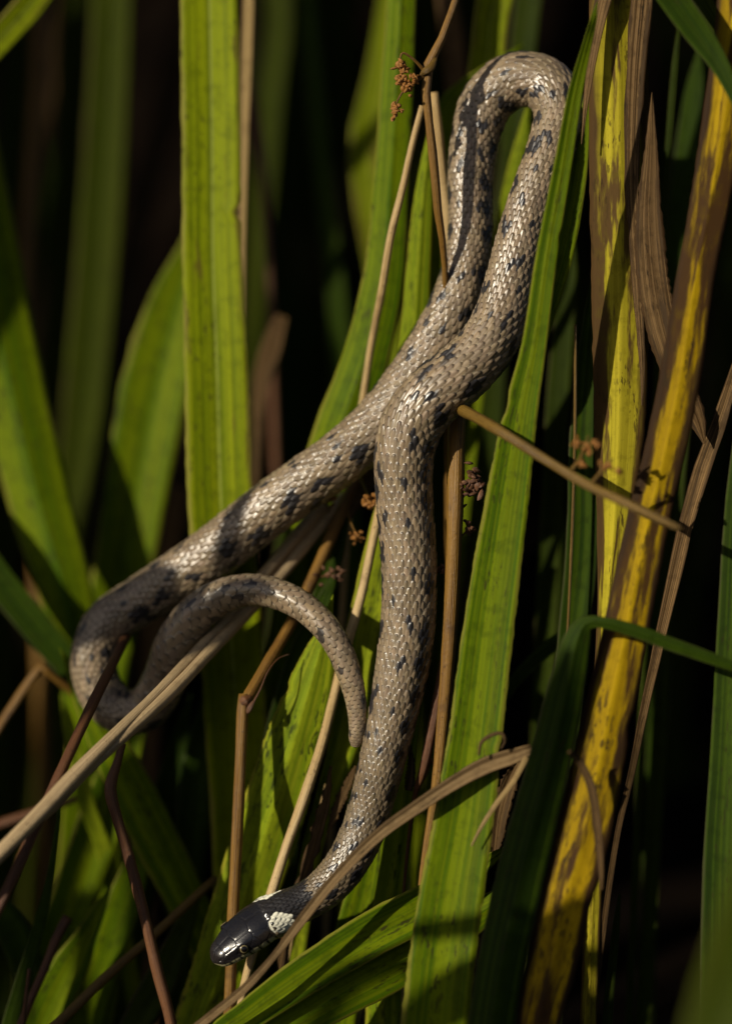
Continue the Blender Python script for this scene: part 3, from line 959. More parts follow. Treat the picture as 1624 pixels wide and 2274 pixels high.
B('reed_leaf', 'cool', 'deep green upright blade at the far side of the big yellow blade', [
    (1660, 900, 50, -2.5, 10), (1640, 1137, 66, -2.5, 10), (1628, 1420, 76, -2.6, 10), (1616, 1700, 84, -2.7, 10), (1606, 1900, 92, -2.8, 10), (1600, 2270, 100, -3.0, 10)], top=True, fold=.2)
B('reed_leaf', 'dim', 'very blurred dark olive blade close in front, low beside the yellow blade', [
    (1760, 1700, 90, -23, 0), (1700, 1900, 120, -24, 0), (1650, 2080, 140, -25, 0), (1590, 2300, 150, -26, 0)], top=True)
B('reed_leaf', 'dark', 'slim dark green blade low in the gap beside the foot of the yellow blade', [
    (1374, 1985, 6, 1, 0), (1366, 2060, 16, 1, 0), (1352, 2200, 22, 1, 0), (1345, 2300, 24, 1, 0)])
# lit blades under the snake
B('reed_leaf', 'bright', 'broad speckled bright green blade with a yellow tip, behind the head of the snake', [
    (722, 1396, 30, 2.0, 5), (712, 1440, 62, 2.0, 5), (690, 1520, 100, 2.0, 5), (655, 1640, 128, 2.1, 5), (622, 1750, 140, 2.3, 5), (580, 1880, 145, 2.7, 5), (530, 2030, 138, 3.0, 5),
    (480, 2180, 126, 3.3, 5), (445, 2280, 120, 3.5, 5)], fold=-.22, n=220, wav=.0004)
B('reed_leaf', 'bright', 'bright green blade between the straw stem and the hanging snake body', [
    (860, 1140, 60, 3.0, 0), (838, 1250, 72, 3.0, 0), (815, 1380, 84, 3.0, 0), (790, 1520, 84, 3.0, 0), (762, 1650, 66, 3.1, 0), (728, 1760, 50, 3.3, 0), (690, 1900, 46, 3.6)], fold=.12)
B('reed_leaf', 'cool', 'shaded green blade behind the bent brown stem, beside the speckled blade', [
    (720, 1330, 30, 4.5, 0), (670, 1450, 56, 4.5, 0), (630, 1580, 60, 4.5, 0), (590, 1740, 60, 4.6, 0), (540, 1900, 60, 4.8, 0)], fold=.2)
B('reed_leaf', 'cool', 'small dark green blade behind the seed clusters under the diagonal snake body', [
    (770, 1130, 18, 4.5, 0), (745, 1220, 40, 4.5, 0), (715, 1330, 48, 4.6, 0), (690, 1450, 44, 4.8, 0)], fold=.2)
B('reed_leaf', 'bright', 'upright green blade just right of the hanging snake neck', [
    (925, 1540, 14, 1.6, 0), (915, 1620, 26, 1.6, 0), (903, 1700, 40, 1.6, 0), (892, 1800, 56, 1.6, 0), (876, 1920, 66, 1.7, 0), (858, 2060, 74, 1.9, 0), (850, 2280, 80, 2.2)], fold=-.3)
B('reed_leaf', 'green', 'dark-based green blade under the snake neck, leaning right', [
    (842, 1780, 22, 2.4, 0), (830, 1880, 60, 2.4, 0), (808, 1990, 84, 2.5, 0), (780, 2100, 86, 2.6, 0), (750, 2260, 80, 3)], fold=.2)
B('reed_leaf', 'green', 'wide green blade lying low under the head with a pale torn seam', [
    (990, 1975, 70, -.6, 0), (925, 2020, 96, -.8, 0), (840, 2065, 100, -1.0, 0), (740, 2125, 94, -1.2, 0), (640, 2190, 84, -1.4, 0), (550, 2255, 70, -1.6, 0), (480, 2310, 60, -1.8)],
    fold=.12, wav=.0005)
B('reed_leaf', 'green', 'second low green blade with a brown streak, below the torn-seamed one', [
    (1010, 2060, 90, -.2, 0), (930, 2110, 110, -.4, 0), (840, 2160, 112, -.6, 0), (740, 2215, 104, -.8, 0), (640, 2275, 96, -1.0, 0), (560, 2330, 90, -1.2)], fold=-.15, wav=.0005)
# left and lower-left blades, soft
LL = [
    ('cool', 'dim green blade slanting in from the edge behind the leftmost snake bend', [(-60, 1200, 60, 9), (0, 1290, 70, 9), (80, 1390, 70, 9), (160, 1490, 64, 9), (260, 1640, 60, 9)], {}),
    ('green', 'lit green blade beneath the leftmost bend, beside the red-brown stem', [(300, 1600, 60, 9), (255, 1730, 90, 8.5), (215, 1850, 104, 8), (170, 1980, 104, 8), (120, 2120, 90, 8)], {}),
    ('bright', 'pale green blurred blade crossing under the straw stalk', [(150, 1600, 24, 7.5), (175, 1700, 34, 7.5), (195, 1790, 36, 7.5), (235, 1900, 36, 8)], {}),
    ('green', 'dark green mottled blade leaning right behind the dark red stem', [(215, 1600, 70, 6), (285, 1740, 96, 6), (350, 1870, 100, 6), (410, 1990, 90, 6), (470, 2130, 80, 6)], {'fold': -.2}),
    ('green', 'green blade lit in patches at the left of the dark red stem foot', [(310, 1900, 50, 6.5), (275, 2000, 76, 6.5), (245, 2100, 76, 6.5), (205, 2230, 70, 6.8)], {}),
    ('cool', 'upright deep green blade between the broad upright blade and the speckled blade', [(470, 1560, 50, 8), (440, 1700, 70, 8), (425, 1850, 76, 8), (415, 2000, 70, 8), (400, 2150, 60, 8)], {}),
    ('cool', 'short green blade low at the edge beside a curled dark blade', [(-40, 1990, 60, 6), (20, 2050, 76, 6), (60, 2140, 70, 6), (80, 2260, 60, 6)], {}),
    ('cool', 'curled dark green blade hooking over at its thin top', [(118, 1778, 3, 3.5), (124, 1764, 5, 3.4), (131, 1768, 7, 3.4), (132, 1800, 9, 3.4), (122, 1880, 14, 3.4), (108, 1970, 20, 3.4), (80, 2080, 28, 3.4), (45, 2200, 36, 3.4), (22, 2290, 40, 3.4)], {'n': 90}),
    ('green', 'ragged green blade end at the very bottom beside the thin red stem', [(190, 2080, 50, 5), (160, 2140, 80, 5), (120, 2220, 90, 5), (90, 2300, 90, 5)], {}),
    ('green', 'wide green blade fanning up from below, left of the brown diagonal stem', [(250, 2100, 30, 7), (225, 2160, 90, 7), (205, 2220, 110, 7), (190, 2300, 110, 7)], {}),
    ('dark', 'dark green blade in shade under the brown diagonal stem', [(400, 2080, 50, 5), (365, 2160, 70, 5), (320, 2240, 70, 5), (280, 2320, 60, 5)], {}),
    ('cool', 'narrow shaded blade behind the bend of the dark red stem', [(400, 1640, 40, 10), (370, 1760, 60, 10), (330, 1900, 60, 10), (300, 2050, 60, 10)], {}),
]
for mat, lab, pts, kw in LL:
    B('reed_leaf', mat, lab, pts, **kw)
# blurred blades behind, upper left
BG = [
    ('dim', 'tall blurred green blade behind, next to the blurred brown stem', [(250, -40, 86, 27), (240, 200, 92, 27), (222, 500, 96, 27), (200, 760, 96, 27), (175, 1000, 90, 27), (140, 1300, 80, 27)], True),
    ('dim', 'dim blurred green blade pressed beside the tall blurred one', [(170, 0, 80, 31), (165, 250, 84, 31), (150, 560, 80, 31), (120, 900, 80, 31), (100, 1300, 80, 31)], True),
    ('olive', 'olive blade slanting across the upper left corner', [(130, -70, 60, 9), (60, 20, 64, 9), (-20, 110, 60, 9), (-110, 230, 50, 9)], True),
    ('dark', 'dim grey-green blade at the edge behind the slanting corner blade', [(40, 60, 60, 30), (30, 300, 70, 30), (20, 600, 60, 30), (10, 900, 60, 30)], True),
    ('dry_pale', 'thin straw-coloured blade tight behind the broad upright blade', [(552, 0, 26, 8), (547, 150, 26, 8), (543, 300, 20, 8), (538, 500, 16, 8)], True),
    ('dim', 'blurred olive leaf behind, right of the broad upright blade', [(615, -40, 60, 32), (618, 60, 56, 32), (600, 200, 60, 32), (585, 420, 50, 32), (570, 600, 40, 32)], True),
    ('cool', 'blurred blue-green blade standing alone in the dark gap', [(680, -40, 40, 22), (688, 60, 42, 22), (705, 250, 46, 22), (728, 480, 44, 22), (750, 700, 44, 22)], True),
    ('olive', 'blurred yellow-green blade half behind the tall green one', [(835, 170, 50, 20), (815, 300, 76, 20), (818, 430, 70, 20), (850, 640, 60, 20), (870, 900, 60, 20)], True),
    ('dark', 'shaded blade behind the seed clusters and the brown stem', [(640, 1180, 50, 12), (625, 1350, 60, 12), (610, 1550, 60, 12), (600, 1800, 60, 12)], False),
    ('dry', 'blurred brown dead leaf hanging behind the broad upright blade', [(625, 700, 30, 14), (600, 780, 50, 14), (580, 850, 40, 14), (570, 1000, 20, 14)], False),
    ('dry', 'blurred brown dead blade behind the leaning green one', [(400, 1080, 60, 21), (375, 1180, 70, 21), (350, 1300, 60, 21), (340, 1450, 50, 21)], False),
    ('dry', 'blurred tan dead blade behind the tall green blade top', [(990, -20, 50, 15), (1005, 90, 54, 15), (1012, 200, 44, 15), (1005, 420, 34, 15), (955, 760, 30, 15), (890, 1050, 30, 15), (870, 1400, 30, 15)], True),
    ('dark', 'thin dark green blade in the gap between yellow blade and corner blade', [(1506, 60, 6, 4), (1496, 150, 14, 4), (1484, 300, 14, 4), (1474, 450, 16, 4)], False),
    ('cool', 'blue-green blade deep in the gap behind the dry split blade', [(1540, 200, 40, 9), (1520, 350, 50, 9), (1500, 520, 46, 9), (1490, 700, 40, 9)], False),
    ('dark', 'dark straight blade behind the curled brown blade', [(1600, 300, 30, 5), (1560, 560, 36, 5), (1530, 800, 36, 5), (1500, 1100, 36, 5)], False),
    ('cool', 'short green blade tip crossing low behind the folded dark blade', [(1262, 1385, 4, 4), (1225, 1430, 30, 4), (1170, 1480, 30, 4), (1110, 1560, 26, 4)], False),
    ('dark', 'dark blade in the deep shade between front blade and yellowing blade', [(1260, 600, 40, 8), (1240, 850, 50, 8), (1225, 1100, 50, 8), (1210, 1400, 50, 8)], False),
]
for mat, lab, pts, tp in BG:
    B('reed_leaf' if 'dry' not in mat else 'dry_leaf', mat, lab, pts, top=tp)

# ------------------------------------------------------------------ dead stems and twigs
def florets(name, cx, cy, d, spread, count, mat, parent, size=16, seed=1, sy=1.0):
    """a tuft of small dry curled bracts, one joined part"""
    rr = random.Random(seed)
    V, F, UV = [], [], []
    for i in range(count):
        c = np.array(P(cx + rr.gauss(0, spread * .5), cy + rr.gauss(0, spread * .5 * sy), d + rr.gauss(0, spread * .006)))
        ax = np.array([rr.gauss(0, 1), rr.gauss(0, 1), rr.gauss(0, 1)])
        ax /= np.linalg.norm(ax)
        e1 = np.cross(ax, [0.3, .5, .8])
        e1 /= np.linalg.norm(e1)
        e2 = np.cross(ax, e1)
        ln, wd = size * PX * rr.uniform(.6, 1.4), size * PX * rr.uniform(.24, .44)
        b0 = len(V)
        bend = rr.uniform(-.5, .5)
        for k, (t, r) in enumerate([(-.5, .15), (-.25, .8), (.05, 1), (.3, .7), (.5, .05)]):
            for j in range(6):
                a = j * math.pi / 3
                V.append(c + ax * (t * ln) + e1 * (bend * t * t * ln) + (e1 * math.cos(a) + e2 * math.sin(a) * .7) * (r * wd))
                UV.append((j / 6, t * .02))
        for k in range(4):
            for j in range(6):
                j2 = (j + 1) % 6
                F.append((b0 + k * 6 + j, b0 + k * 6 + j2, b0 + k * 6 + 6 + j2, b0 + k * 6 + 6 + j))
    org = np.array(P(cx, cy, d))
    if parent is not None:
        org = np.array(parent.location)
    me = make_mesh(name, np.array(V) - org, F, UV, smooth=True)
    return link(name, me, mat, parent, None if parent is not None else Vector(org))


def S(name, mat, label, pts, **kw):
    return stem(name, pts, M[mat], label, **kw)


def stem_thing(name, label, parts, cat='stem', group=None):
    """an Empty at the foot with several tubes as parts: parts = [(part name, material, rows, kwargs)]"""
    r0 = to3(parts[0][2], parts[0][3].pop('root', True), parts[0][3].pop('top', False))
    org = np.array(r0[-1][:3])
    e = link(name, None, None, None, Vector(org))
    e.empty_display_size = .01
    tag(e, label, cat, group)
    for i, (pn, mat, pts, kw) in enumerate(parts):
        rows = r0 if i == 0 else to3(pts, False, False)
        me, _ = tube_mesh(pn, rows, seed=i + len(label), org=org, **kw)
        link(pn, me, M[mat], e)
    return e


e = stem_thing('flowering_rush', 'bent brown rush stem with curled rust-coloured dry flowers at its joint', [
    ('stalk', 'brown', [(1030, -60, 17, .2), (1008, 10, 18, .2), (990, 60, 18, .2), (968, 115, 19, .2), (944, 160, 24, .2), (948, 230, 18, .2), (958, 320, 19, .3), (966, 400, 20, .4), (974, 490, 18, .6), (985, 560, 14, 1.0), (990, 800, 14, 2.5)],
     {'kink': False, 'rough': .08, 'top': True}),
    ('branch', 'brown', [(946, 165, 10, .1), (935, 150, 8, 0), (915, 130, 6, -.1), (893, 118, 5, -.2), (886, 135, 4, -.2)], {'n': 30}),
    ('branch', 'brown', [(940, 170, 8, .1), (915, 185, 6, 0), (893, 205, 5, -.1), (880, 228, 4, -.1), (876, 245, 4, -.1)], {'n': 30}),
    ('bract', 'twig', [(930, 170, 4, .1), (943, 158, 16, -.1), (955, 150, 18, -.1), (968, 128, 6, .1)], {'n': 24, 'flat': .5}),
])
for k, (x, y, sp, c, sz) in enumerate([(893, 150, 13, 26, 15), (888, 176, 11, 20, 15), (908, 188, 15, 28, 15), (920, 172, 10, 14, 14), (877, 238, 8, 10, 17), (876, 258, 6, 7, 15), (891, 247, 5, 6, 13)]):
    florets('flower_tuft', x, y, -.15, sp, c, M['seed'], e, sz, seed=k + 1)

S('dry_rush', 'tan', 'straw-coloured stem standing tight behind the rising arm of the snake loop', [
    (962, 205, 20, 3.0), (972, 300, 24, 3.2), (982, 400, 27, 3.6), (992, 480, 27, 3.9), (1000, 570, 25, 4.4), (985, 720, 22, 5), (930, 950, 22, 5.4), (905, 1200, 22, 5.4), (900, 1500, 22, 5.4)])
S('dry_rush', 'tan', 'pale straw stem leaning from the rust-coloured flowers down to the snake', [
    (937, 235, 13, 1.4), (915, 320, 15, 1.5), (893, 420, 16, 1.6), (868, 520, 17, 1.9), (848, 640, 17, 2.6), (825, 760, 17, 3.6), (806, 890, 17, 4.8), (790, 1000, 17, 5.6), (770, 1200, 16, 6)])
S('dry_rush', 'tan', 'pale straw stem running beside the tail tip down to the back of the head', [
    (850, 1090, 18, 1.9), (828, 1200, 20, 1.9), (800, 1330, 21, 1.9), (768, 1440, 22, 1.9), (742, 1545, 22, 1.7), (712, 1660, 22, 1.4), (672, 1780, 23, 1.1), (636, 1880, 23, .9), (604, 1980, 23, .8), (585, 2040, 22, .8), (540, 2200, 20, .8)])
stem_thing('dry_rush', 'golden brown stem with a sharp snapped joint, passing behind the tail and under the chin', [
    ('upper_stalk', 'brown', [(812, 1040, 22, 4.8), (785, 1080, 28, 4.6), (742, 1175, 27, 4.2), (692, 1290, 27, 3.4), (640, 1395, 26, 2.6), (590, 1480, 26, 1.8), (548, 1552, 26, 1.2)], {'root': False, 'rough': .04}),
    ('lower_stalk', 'brown', [(541, 1540, 22, 1.15), (539, 1575, 25, 1.1), (534, 1700, 26, .9), (527, 1850, 26, .8), (519, 2000, 26, .8), (513, 2150, 26, .8), (508, 2300, 26, .8), (505, 2600, 26, 1.0), (505, 2900, 26, 1.2)], {'rough': .04}),
    ('joint', 'red', [(556, 1548, 16, 1.1), (544, 1556, 29, 1.05), (534, 1562, 14, 1.0)], {'n': 20}),
])
S('dry_rush', 'grey', 'grey straw stalk crossing in front of the snake coil, the upper of a pair', [
    (722, 1118, 31, 4.6), (650, 1200, 30, 4.2), (580, 1285, 30, 3.7), (515, 1365, 29, 3.2), (440, 1445, 26, 1.9), (350, 1540, 26, -.2), (260, 1628, 29, -1.8), (170, 1718, 34, -2.8), (80, 1815, 36, -3.6), (-20, 1915, 38, -4.4), (-200, 2080, 38, -5)], nodes=())
S('dry_rush', 'grey', 'yellowish straw stalk crossing in front of the snake coil, the lower of a pair', [
    (768, 1100, 29, 4.8), (690, 1195, 30, 4.4), (620, 1280, 30, 3.9), (555, 1352, 29, 3.3), (480, 1432, 29, 2.0), (390, 1528, 29, .1), (290, 1620, 29, -1.5), (195, 1708, 26, -2.4), (120, 1790, 24, -2.8), (0, 1890, 26, -3.4), (-180, 2060, 26, -4)])
S('dry_rush', 'red', 'red-brown stem leaning across the leftmost bend of the snake', [
    (292, 1385, 18, 6.8), (275, 1425, 20, 4.0), (245, 1485, 23, 1.4), (205, 1565, 24, -.4), (140, 1705, 25, -2.2), (70, 1860, 26, -3.2), (0, 2010, 27, -3.8), (-90, 2200, 27, -4.2)])
S('dry_rush', 'red', 'dark red-brown stem with a swollen joint, leaning right towards its foot', [
    (272, 1650, 18, .6), (262, 1690, 19, .5), (246, 1750, 27, .4), (262, 1820, 24, .3), (283, 1890, 25, .3), (318, 2020, 25, .2), (350, 2155, 26, .1), (382, 2280, 26, 0)], n=90)
S('dry_rush', 'twig', 'brown diagonal stem low down, reaching up to the speckled blade', [
    (480, 1950, 18, 4.2), (440, 1985, 20, 3.8), (335, 2082, 20, 3.0), (240, 2165, 22, 2.4), (140, 2262, 24, 1.8), (20, 2380, 24, 1)])
S('dry_rush', 'red', 'thin pinkish-red stem at the very bottom edge, beside a brown broken one', [(66, 2150, 8, 2.2), (60, 2200, 9, 2.2), (50, 2290, 11, 2.2), (40, 2400, 11, 2.2)])
S('dry_rush', 'red', 'short broken brown stem leaning out low at the left', [(152, 2036, 24, 4), (130, 2075, 22, 3.8), (100, 2150, 20, 3.4), (65, 2230, 18, 3.0), (30, 2330, 18, 2.6)])
S('dry_rush', 'brown', 'kinked yellow-brown stem poking out left of the snake bend', [(200, 1570, 16, 9), (160, 1535, 18, 8.5), (92, 1478, 20, 8), (55, 1530, 20, 8), (12, 1595, 20, 8), (-40, 1680, 20, 8)], kink=True)
S('dry_rush', 'red', 'blurred brown horizontal stem behind the straw stalks at the edge', [(180, 1770, 14, 9), (90, 1800, 20, 9), (0, 1830, 24, 9), (-120, 1870, 24, 9)])
S('dry_rush', 'brown', 'blurred brown stem standing far behind at the left edge', [(105, -60, 46, 27), (95, 60, 46, 27), (78, 300, 42, 27), (62, 560, 42, 27), (66, 760, 36, 27), (80, 1000, 34, 27), (90, 1400, 34, 27)], top=True)
S('dry_rush', 'red', 'blurred rusty stem behind, right of the broad upright blade', [(560, 180, 20, 20), (578, 330, 22, 20), (590, 450, 20, 20), (600, 650, 20, 20)])
S('dry_rush', 'brown', 'golden brown upright stem standing right of the hanging snake', [
    (1020, 850, 30, 1.6), (1014, 940, 38, 0.6), (1010, 1137, 37, -0.2), (1004, 1300, 34, -0.2), (995, 1450, 32, -0.2), (983, 1600, 29, -0.2), (969, 1740, 23, -0.2), (950, 1860, 19, -0.2), (935, 1980, 19, -0.2)], rough=.05)
S('dry_rush', 'red', 'thin dull brown stem splitting from the golden upright stem', [(992, 1420, 16, .2), (972, 1540, 22, .1), (954, 1640, 22, .1), (936, 1720, 18, .2), (922, 1760, 12, .5), (905, 1880, 8, 1.0)])
S('dry_rush', 'dry' if False else 'twig', 'hair-thin straw stem standing beside the deep green narrow blade', [(1276, 720, 6, 1.2), (1276, 900, 7, 1.2), (1272, 1100, 7, 1.2), (1264, 1300, 6, 1.3), (1255, 1500, 6, 1.4)])
e = stem_thing('flowering_twig', 'olive-brown twig sticking out below the snake bend with blurred dry flowers', [
    ('twig', 'twig', [(996, 890, 19, .6), (1022, 908, 26, -.7), (1060, 928, 26, -2.0), (1110, 957, 24, -3.5), (1200, 1014, 22, -4.4), (1300, 1074, 22, -5.4), (1400, 1122, 20, -6.6), (1470, 1156, 16, -7.4), (1510, 1174, 8, -7.9)], {'rough': .06, 'root': False}),
    ('branch', 'twig', [(1262, 1050, 10, -4.7), (1285, 1020, 8, -5.0), (1300, 985, 6, -5.3), (1305, 968, 5, -5.5)], {'n': 24}),
    ('branch', 'twig', [(1310, 1075, 10, -5.4), (1340, 1040, 8, -5.7), (1358, 1018, 6, -5.9)], {'n': 24}),
])
for k, (x, y, dd, sp, c) in enumerate([(1280, 985, -5.2, 12, 14), (1308, 1000, -5.4, 14, 16), (1320, 985, -5.6, 9, 8), (1345, 1035, -5.8, 14, 14), (1375, 1045, -6.0, 10, 8), (1290, 1030, -5.2, 10, 8)]):
    florets('flower_tuft', x, y, dd, sp, c, M['seed'], e, 14, seed=k + 40)

# the dry curved blade in front of the neck
B('dry_leaf', 'dry_mid', 'long dry straw-brown blade arching across in front of the snake neck', [
    (1180, 1662, 22, -3.4, 0), (1140, 1678, 34, -3.3, 0), (1080, 1698, 38, -3.2, 0), (1000, 1742, 32, -3.1, 0), (920, 1795, 30, -3.1, 0), (850, 1845, 27, -3.0, 0), (790, 1900, 25, -3.0, 0),
    (730, 1965, 24, -2.9, 0), (665, 2048, 23, -2.9, 0), (612, 2118, 16, -2.8, 0), (545, 2192, 20, -2.8, 0), (460, 2262, 20, -2.8, 0), (360, 2350, 20, -2.8)], fold=.5, n=100, split=.02)
B('dry_leaf', 'dry', 'thin curling dry tendril beside the arching straw-brown blade', [
    (1062, 1676, 5, -3.6), (1068, 1648, 8, -3.7), (1090, 1632, 9, -3.7), (1112, 1628, 8, -3.7), (1120, 1644, 6, -3.7), (1112, 1662, 5, -3.6)], root=False, n=50)
B('dry_leaf', 'dry_pale', 'thin dry forked strip hanging from the arching straw-brown blade', [
    (1168, 1680, 14, -3.5), (1140, 1732, 12, -3.5), (1100, 1785, 11, -3.5), (1068, 1835, 8, -3.4), (1046, 1878, 4, -3.3)], root=False, n=50)
B('dry_leaf', 'dry', 'crinkled orange-brown dead leaf hanging behind the foot of the front blade', [
    (1150, 1690, 20, 0.5), (1128, 1740, 34, .5), (1110, 1800, 40, .6), (1100, 1870, 26, .7), (1096, 1905, 8, .7)], root=False, split=.15, wav=.002, n=50)
B('dry_leaf', 'dry', 'thin curled brown strip lying down the face of the big yellow blade', [
    (1262, 1668, 10, -5.4), (1285, 1690, 16, -4.9), (1312, 1750, 20, -4.7), (1324, 1830, 20, -4.6), (1332, 1920, 14, -4.6), (1334, 1975, 5, -4.6)], root=False, fold=.4, n=50)
for k, (lab, pts, mt) in enumerate([
    ('frayed brown fibres of a dead blade rising behind the snake neck', [(735, 1700, 4, 1.8), (722, 1780, 22, 1.8), (695, 1880, 26, 1.8), (668, 1970, 26, 1.8), (640, 2060, 20, 1.9)], 'dry'),
    ('frayed brown sliver of dead blade against the snake neck', [(790, 1700, 6, 2.0), (772, 1740, 20, 2.0), (745, 1800, 20, 2.0), (728, 1850, 6, 2.0)], 'dry'),
    ('narrow split dead blade between straw stem and frayed fibres', [(722, 1740, 3, 2.3), (700, 1850, 14, 2.3), (672, 1960, 14, 2.3), (650, 2050, 12, 2.3)], 'dry_pale'),
    ('brown papery sheath hanging under the crossing of the snake body', [(835, 1030, 40, 4.6), (812, 1070, 44, 4.6), (790, 1115, 30, 4.5), (775, 1150, 10, 4.4)], 'dry'),
    ('tattered brown fibres low beside the golden upright stem', [(905, 1640, 8, .5), (912, 1690, 14, .5), (910, 1730, 20, .5), (906, 1755, 16, .5)], 'dry'),
]):
    B('dead_leaf', mt, lab, pts, root=(k in (0, 2)), split=.2, fold=.3, n=60, cat='dead blade')
# dry seed clusters
for k, (lab, x, y, d, sp, c, mt, sz, stalk) in enumerate([
    ('dark dry seed cluster clinging beside the golden upright stem', 1052, 1072, -.2, 20, 46, 'seed_dark', 22, [(1012, 1120, 5, -.2), (1030, 1100, 5, -.2), (1050, 1075, 4, -.2)]),
    ('small dark seed cluster further down the golden upright stem', 1040, 1172, 0, 14, 18, 'seed_dark', 17, [(1008, 1200, 5, -.1), (1024, 1190, 4, 0), (1040, 1172, 4, 0)]),
    ('pair of reddish seeds against the edge of the golden upright stem', 985, 1262, 0, 9, 9, 'seed_dark', 17, [(1004, 1290, 4, -.1), (996, 1275, 4, 0), (985, 1262, 4, 0)]),
    ('orange-brown frayed flower remains poking out between the two snake arms', 822, 1112, 2.3, 15, 20, 'seed', 24, [(800, 1060, 6, 4.4), (812, 1090, 5, 3.2), (822, 1112, 5, 2.3)]),
    ('rusty dry flower remains on the stalk pair under the diagonal snake body', 735, 1108, 3.6, 12, 14, 'seed', 14, [(720, 1122, 6, 4.5), (728, 1115, 5, 4.0), (735, 1108, 5, 3.6)]),
    ('small hanging rust-coloured flower tuft under the brown stem', 792, 1190, 3.0, 14, 14, 'seed', 14, [(770, 1110, 5, 4.2), (775, 1150, 4, 3.6), (792, 1190, 4, 3.0)]),
    ('dim dry flower cluster in the shade above the arching tail', 735, 1275, 3.2, 26, 18, 'seed_dark', 16, [(700, 1285, 5, 3.6), (715, 1280, 4, 3.4), (735, 1275, 4, 3.2)]),
    ('reddish dry flecks on the broken stem foot by the golden stem', 955, 1690, .6, 8, 8, 'seed', 12, [(940, 1730, 5, .8), (950, 1710, 4, .7), (955, 1690, 4, .6)]),
]):
    e = link('seed_cluster', None, None, None, P(*stalk[0][:2], stalk[0][3]))
    e.empty_display_size = .01
    tag(e, lab, 'seed cluster')
    florets('seed_tuft', x, y, d, sp, c, M[mt], e, sz, seed=k + 70, sy=1.7 if k == 0 else 1.0)
    me, _ = tube_mesh('stalk', to3(stalk, False, False), n=16, sides=8, org=np.array(e.location))
    link('stalk', me, M['brown' if mt == 'seed' else 'red'], e)
e = stem_thing('withered_thread', 'hair-thin withered thread with a dark bud over the broad upright blade', [
    ('thread', 'red', [(642, 1452, 2.5, 1.6), (618, 1462, 3, 1.3), (595, 1490, 3.5, 1.0), (578, 1530, 4, .9), (562, 1560, 6, .9)], {'root': False, 'n': 40}),
    ('bud', 'seed_dark', [(566, 1554, 4, .9), (558, 1566, 12, .9), (552, 1578, 12, .9), (549, 1584, 5, .9)], {'n': 16})])

# ------------------------------------------------------------------ the deep reed bed, and unseen leaves added to cast shade
def sunward(pts, t, d=0.0):
    """rows of an unseen, added leaf that stands t metres sunward of the given places: it throws its shade there"""
    rows = []
    for x, y, w in pts:
        p = np.array(P(x, y, d)) + np.array(SUN_FROM) * t
        rows.append([*p, w * PX, 0.0])
    a, b = np.array(rows[-1]), np.array(rows[-2])
    dr = a[:3] - b[:3]
    dr = dr / np.linalg.norm(dr) * .5 + np.array([0, 0, -.9])
    dr /= np.linalg.norm(dr)
    if a[2] > 0:
        q = a.copy()
        q[:3] = a[:3] + dr * (a[2] + .01) / -dr[2]
        rows.append(list(q))
    return rows


SHADE = [  # unseen leaves added only for the shade they throw
    # targets: x, y, width of the shade in the picture plane; last row leads to the root
    ([(110, 1545, 6), (100, 1640, 110), (80, 1800, 150), (40, 2300, 160)], .46, 2),
    ([(300, 1600, 6), (290, 1700, 90), (270, 1900, 120), (240, 2300, 120)], .45, 2),
    ([(420, 1640, 6), (415, 1740, 60), (400, 1900, 70), (380, 2300, 80)], .47, 4),
    ([(598, 1065, 6), (566, 1115, 44), (525, 1260, 60), (480, 1400, 80), (440, 1600, 70), (420, 2300, 60)], .46, 3),
    ([(445, 1285, 20), (390, 1300, 90), (290, 1340, 120), (180, 1370, 100), (50, 1420, 70), (-150, 1600, 70), (-300, 2300, 80)], .45, 4),
    ([(470, 1350, 40), (420, 1450, 130), (330, 1570, 150), (220, 1680, 110), (20, 1900, 90), (-80, 2300, 80)], .47, 4.3),
    ([(1262, 1440, 20), (1222, 1560, 70), (1175, 1740, 75), (1110, 2000, 80), (1040, 2300, 80)], .50, -4.2),
    ([(1340, 2065, 8), (1180, 2060, 50), (1000, 2058, 46), (820, 2075, 30), (640, 2130, 40), (500, 2400, 40)], .52, -3),
    ([(1330, 2180, 30), (1200, 2190, 110), (1040, 2210, 110), (900, 2290, 60), (820, 2400, 60)], .50, -3),
    ([(1330, 1985, 10), (1290, 2040, 90), (1240, 2140, 130), (1190, 2260, 130), (1150, 2400, 120)], .50, -4.2),
    ([(672, 1348, 6), (610, 1318, 50), (520, 1316, 66), (430, 1372, 66), (300, 1490, 70), (100, 1750, 70), (0, 2300, 70)], .44, 1.2),
    ([(190, 1880, 6), (185, 1960, 50), (170, 2100, 90), (150, 2300, 90)], .45, 7),
    ([(60, 1930, 6), (50, 2010, 90), (40, 2120, 120), (20, 2300, 120)], .46, 6),
    ([(255, 1690, 6), (225, 1760, 40), (190, 1850, 40), (140, 2000, 40), (60, 2300, 50)], .46, 8),
    ([(760, 880, 6), (690, 800, 120), (620, 640, 140), (560, 420, 120), (470, 900, 100), (440, 2300, 80)], .55, 22),
    ([(400, 1900, 6), (395, 2000, 60), (380, 2120, 70), (360, 2300, 70)], .42, 4),
]
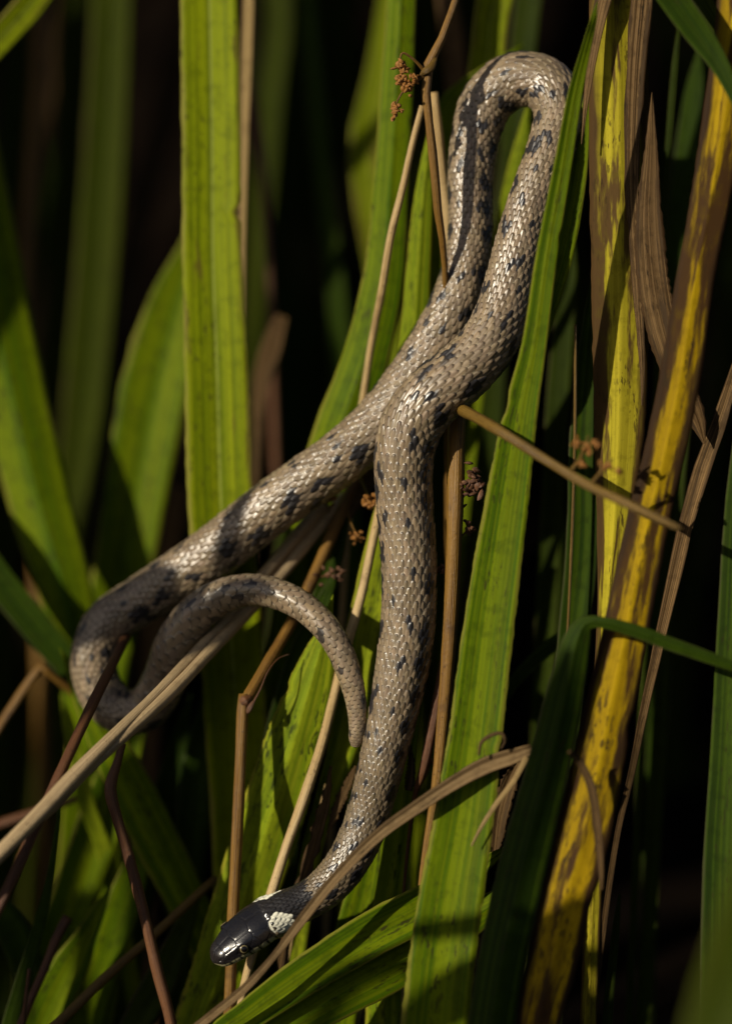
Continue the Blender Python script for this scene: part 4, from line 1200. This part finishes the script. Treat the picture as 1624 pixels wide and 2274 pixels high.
for k, (pts, t, d) in enumerate(SHADE):
    blade('reed_leaf', None, M['green' if k % 3 else 'cool'], 'green reed leaf of the sunward clump shading the snake', rows=sunward(pts, t, d), root=False,
          n=60, face=SUN_FROM, fold=.1, group='leaves added sunward to cast shade', seed=k)


def stand_leaf(x, y, h, w, lean, mat, label, group, seed, face=None):
    rr = random.Random(seed)
    z0 = ground_z(x, y) - .01
    rows = []
    bend = rr.uniform(-.12, .12)
    for f in (1.0, .85, .6, .35, .15, 0.0):
        rows.append([x + lean[0] * f * h + bend * f * f * h, y + lean[1] * f * h, z0 + h * f * (1 - .06 * f), w * (1.0 if f < .7 else (.75 if f < .9 else .05)), rr.uniform(-25, 25)])
    blade('reed_leaf', None, M[mat], label, rows=rows, root=False, n=26, group=group, seed=seed, face=face)


rs = random.Random(5)
for k in range(84):      # unseen curtain added left of the frame to keep the bed's depth dark
    y = 1.07 + .78 * (k + rs.random()) / 84
    x = rs.uniform(-.36, -.25) - max(0, y - 1.5) * .12
    if y < 1.20 and k % 4:
        continue
    stand_leaf(x, y, rs.uniform(.75, 1.3), rs.uniform(.020, .032), (rs.gauss(-.03, .05), rs.gauss(0, .05)), rs.choice(['green', 'cool', 'olive', 'dry']),
               'tall reed leaf of the dense stand on the sunny side', 'leaves added as a sunny-side shade curtain', 200 + k, SUN_FROM)
for k in range(24):      # unseen leaves added right of the frame to cut sky light
    x, y = rs.uniform(.24, .8), rs.uniform(.75, 1.6)
    stand_leaf(x, y, rs.uniform(.6, 1.1), rs.uniform(.014, .028), (rs.gauss(0, .08), rs.gauss(0, .06)), rs.choice(['green', 'cool', 'dark', 'dry']),
               'tall reed leaf of the dense stand on the shady side', 'leaves added on the shady side to block sky light', 300 + k)
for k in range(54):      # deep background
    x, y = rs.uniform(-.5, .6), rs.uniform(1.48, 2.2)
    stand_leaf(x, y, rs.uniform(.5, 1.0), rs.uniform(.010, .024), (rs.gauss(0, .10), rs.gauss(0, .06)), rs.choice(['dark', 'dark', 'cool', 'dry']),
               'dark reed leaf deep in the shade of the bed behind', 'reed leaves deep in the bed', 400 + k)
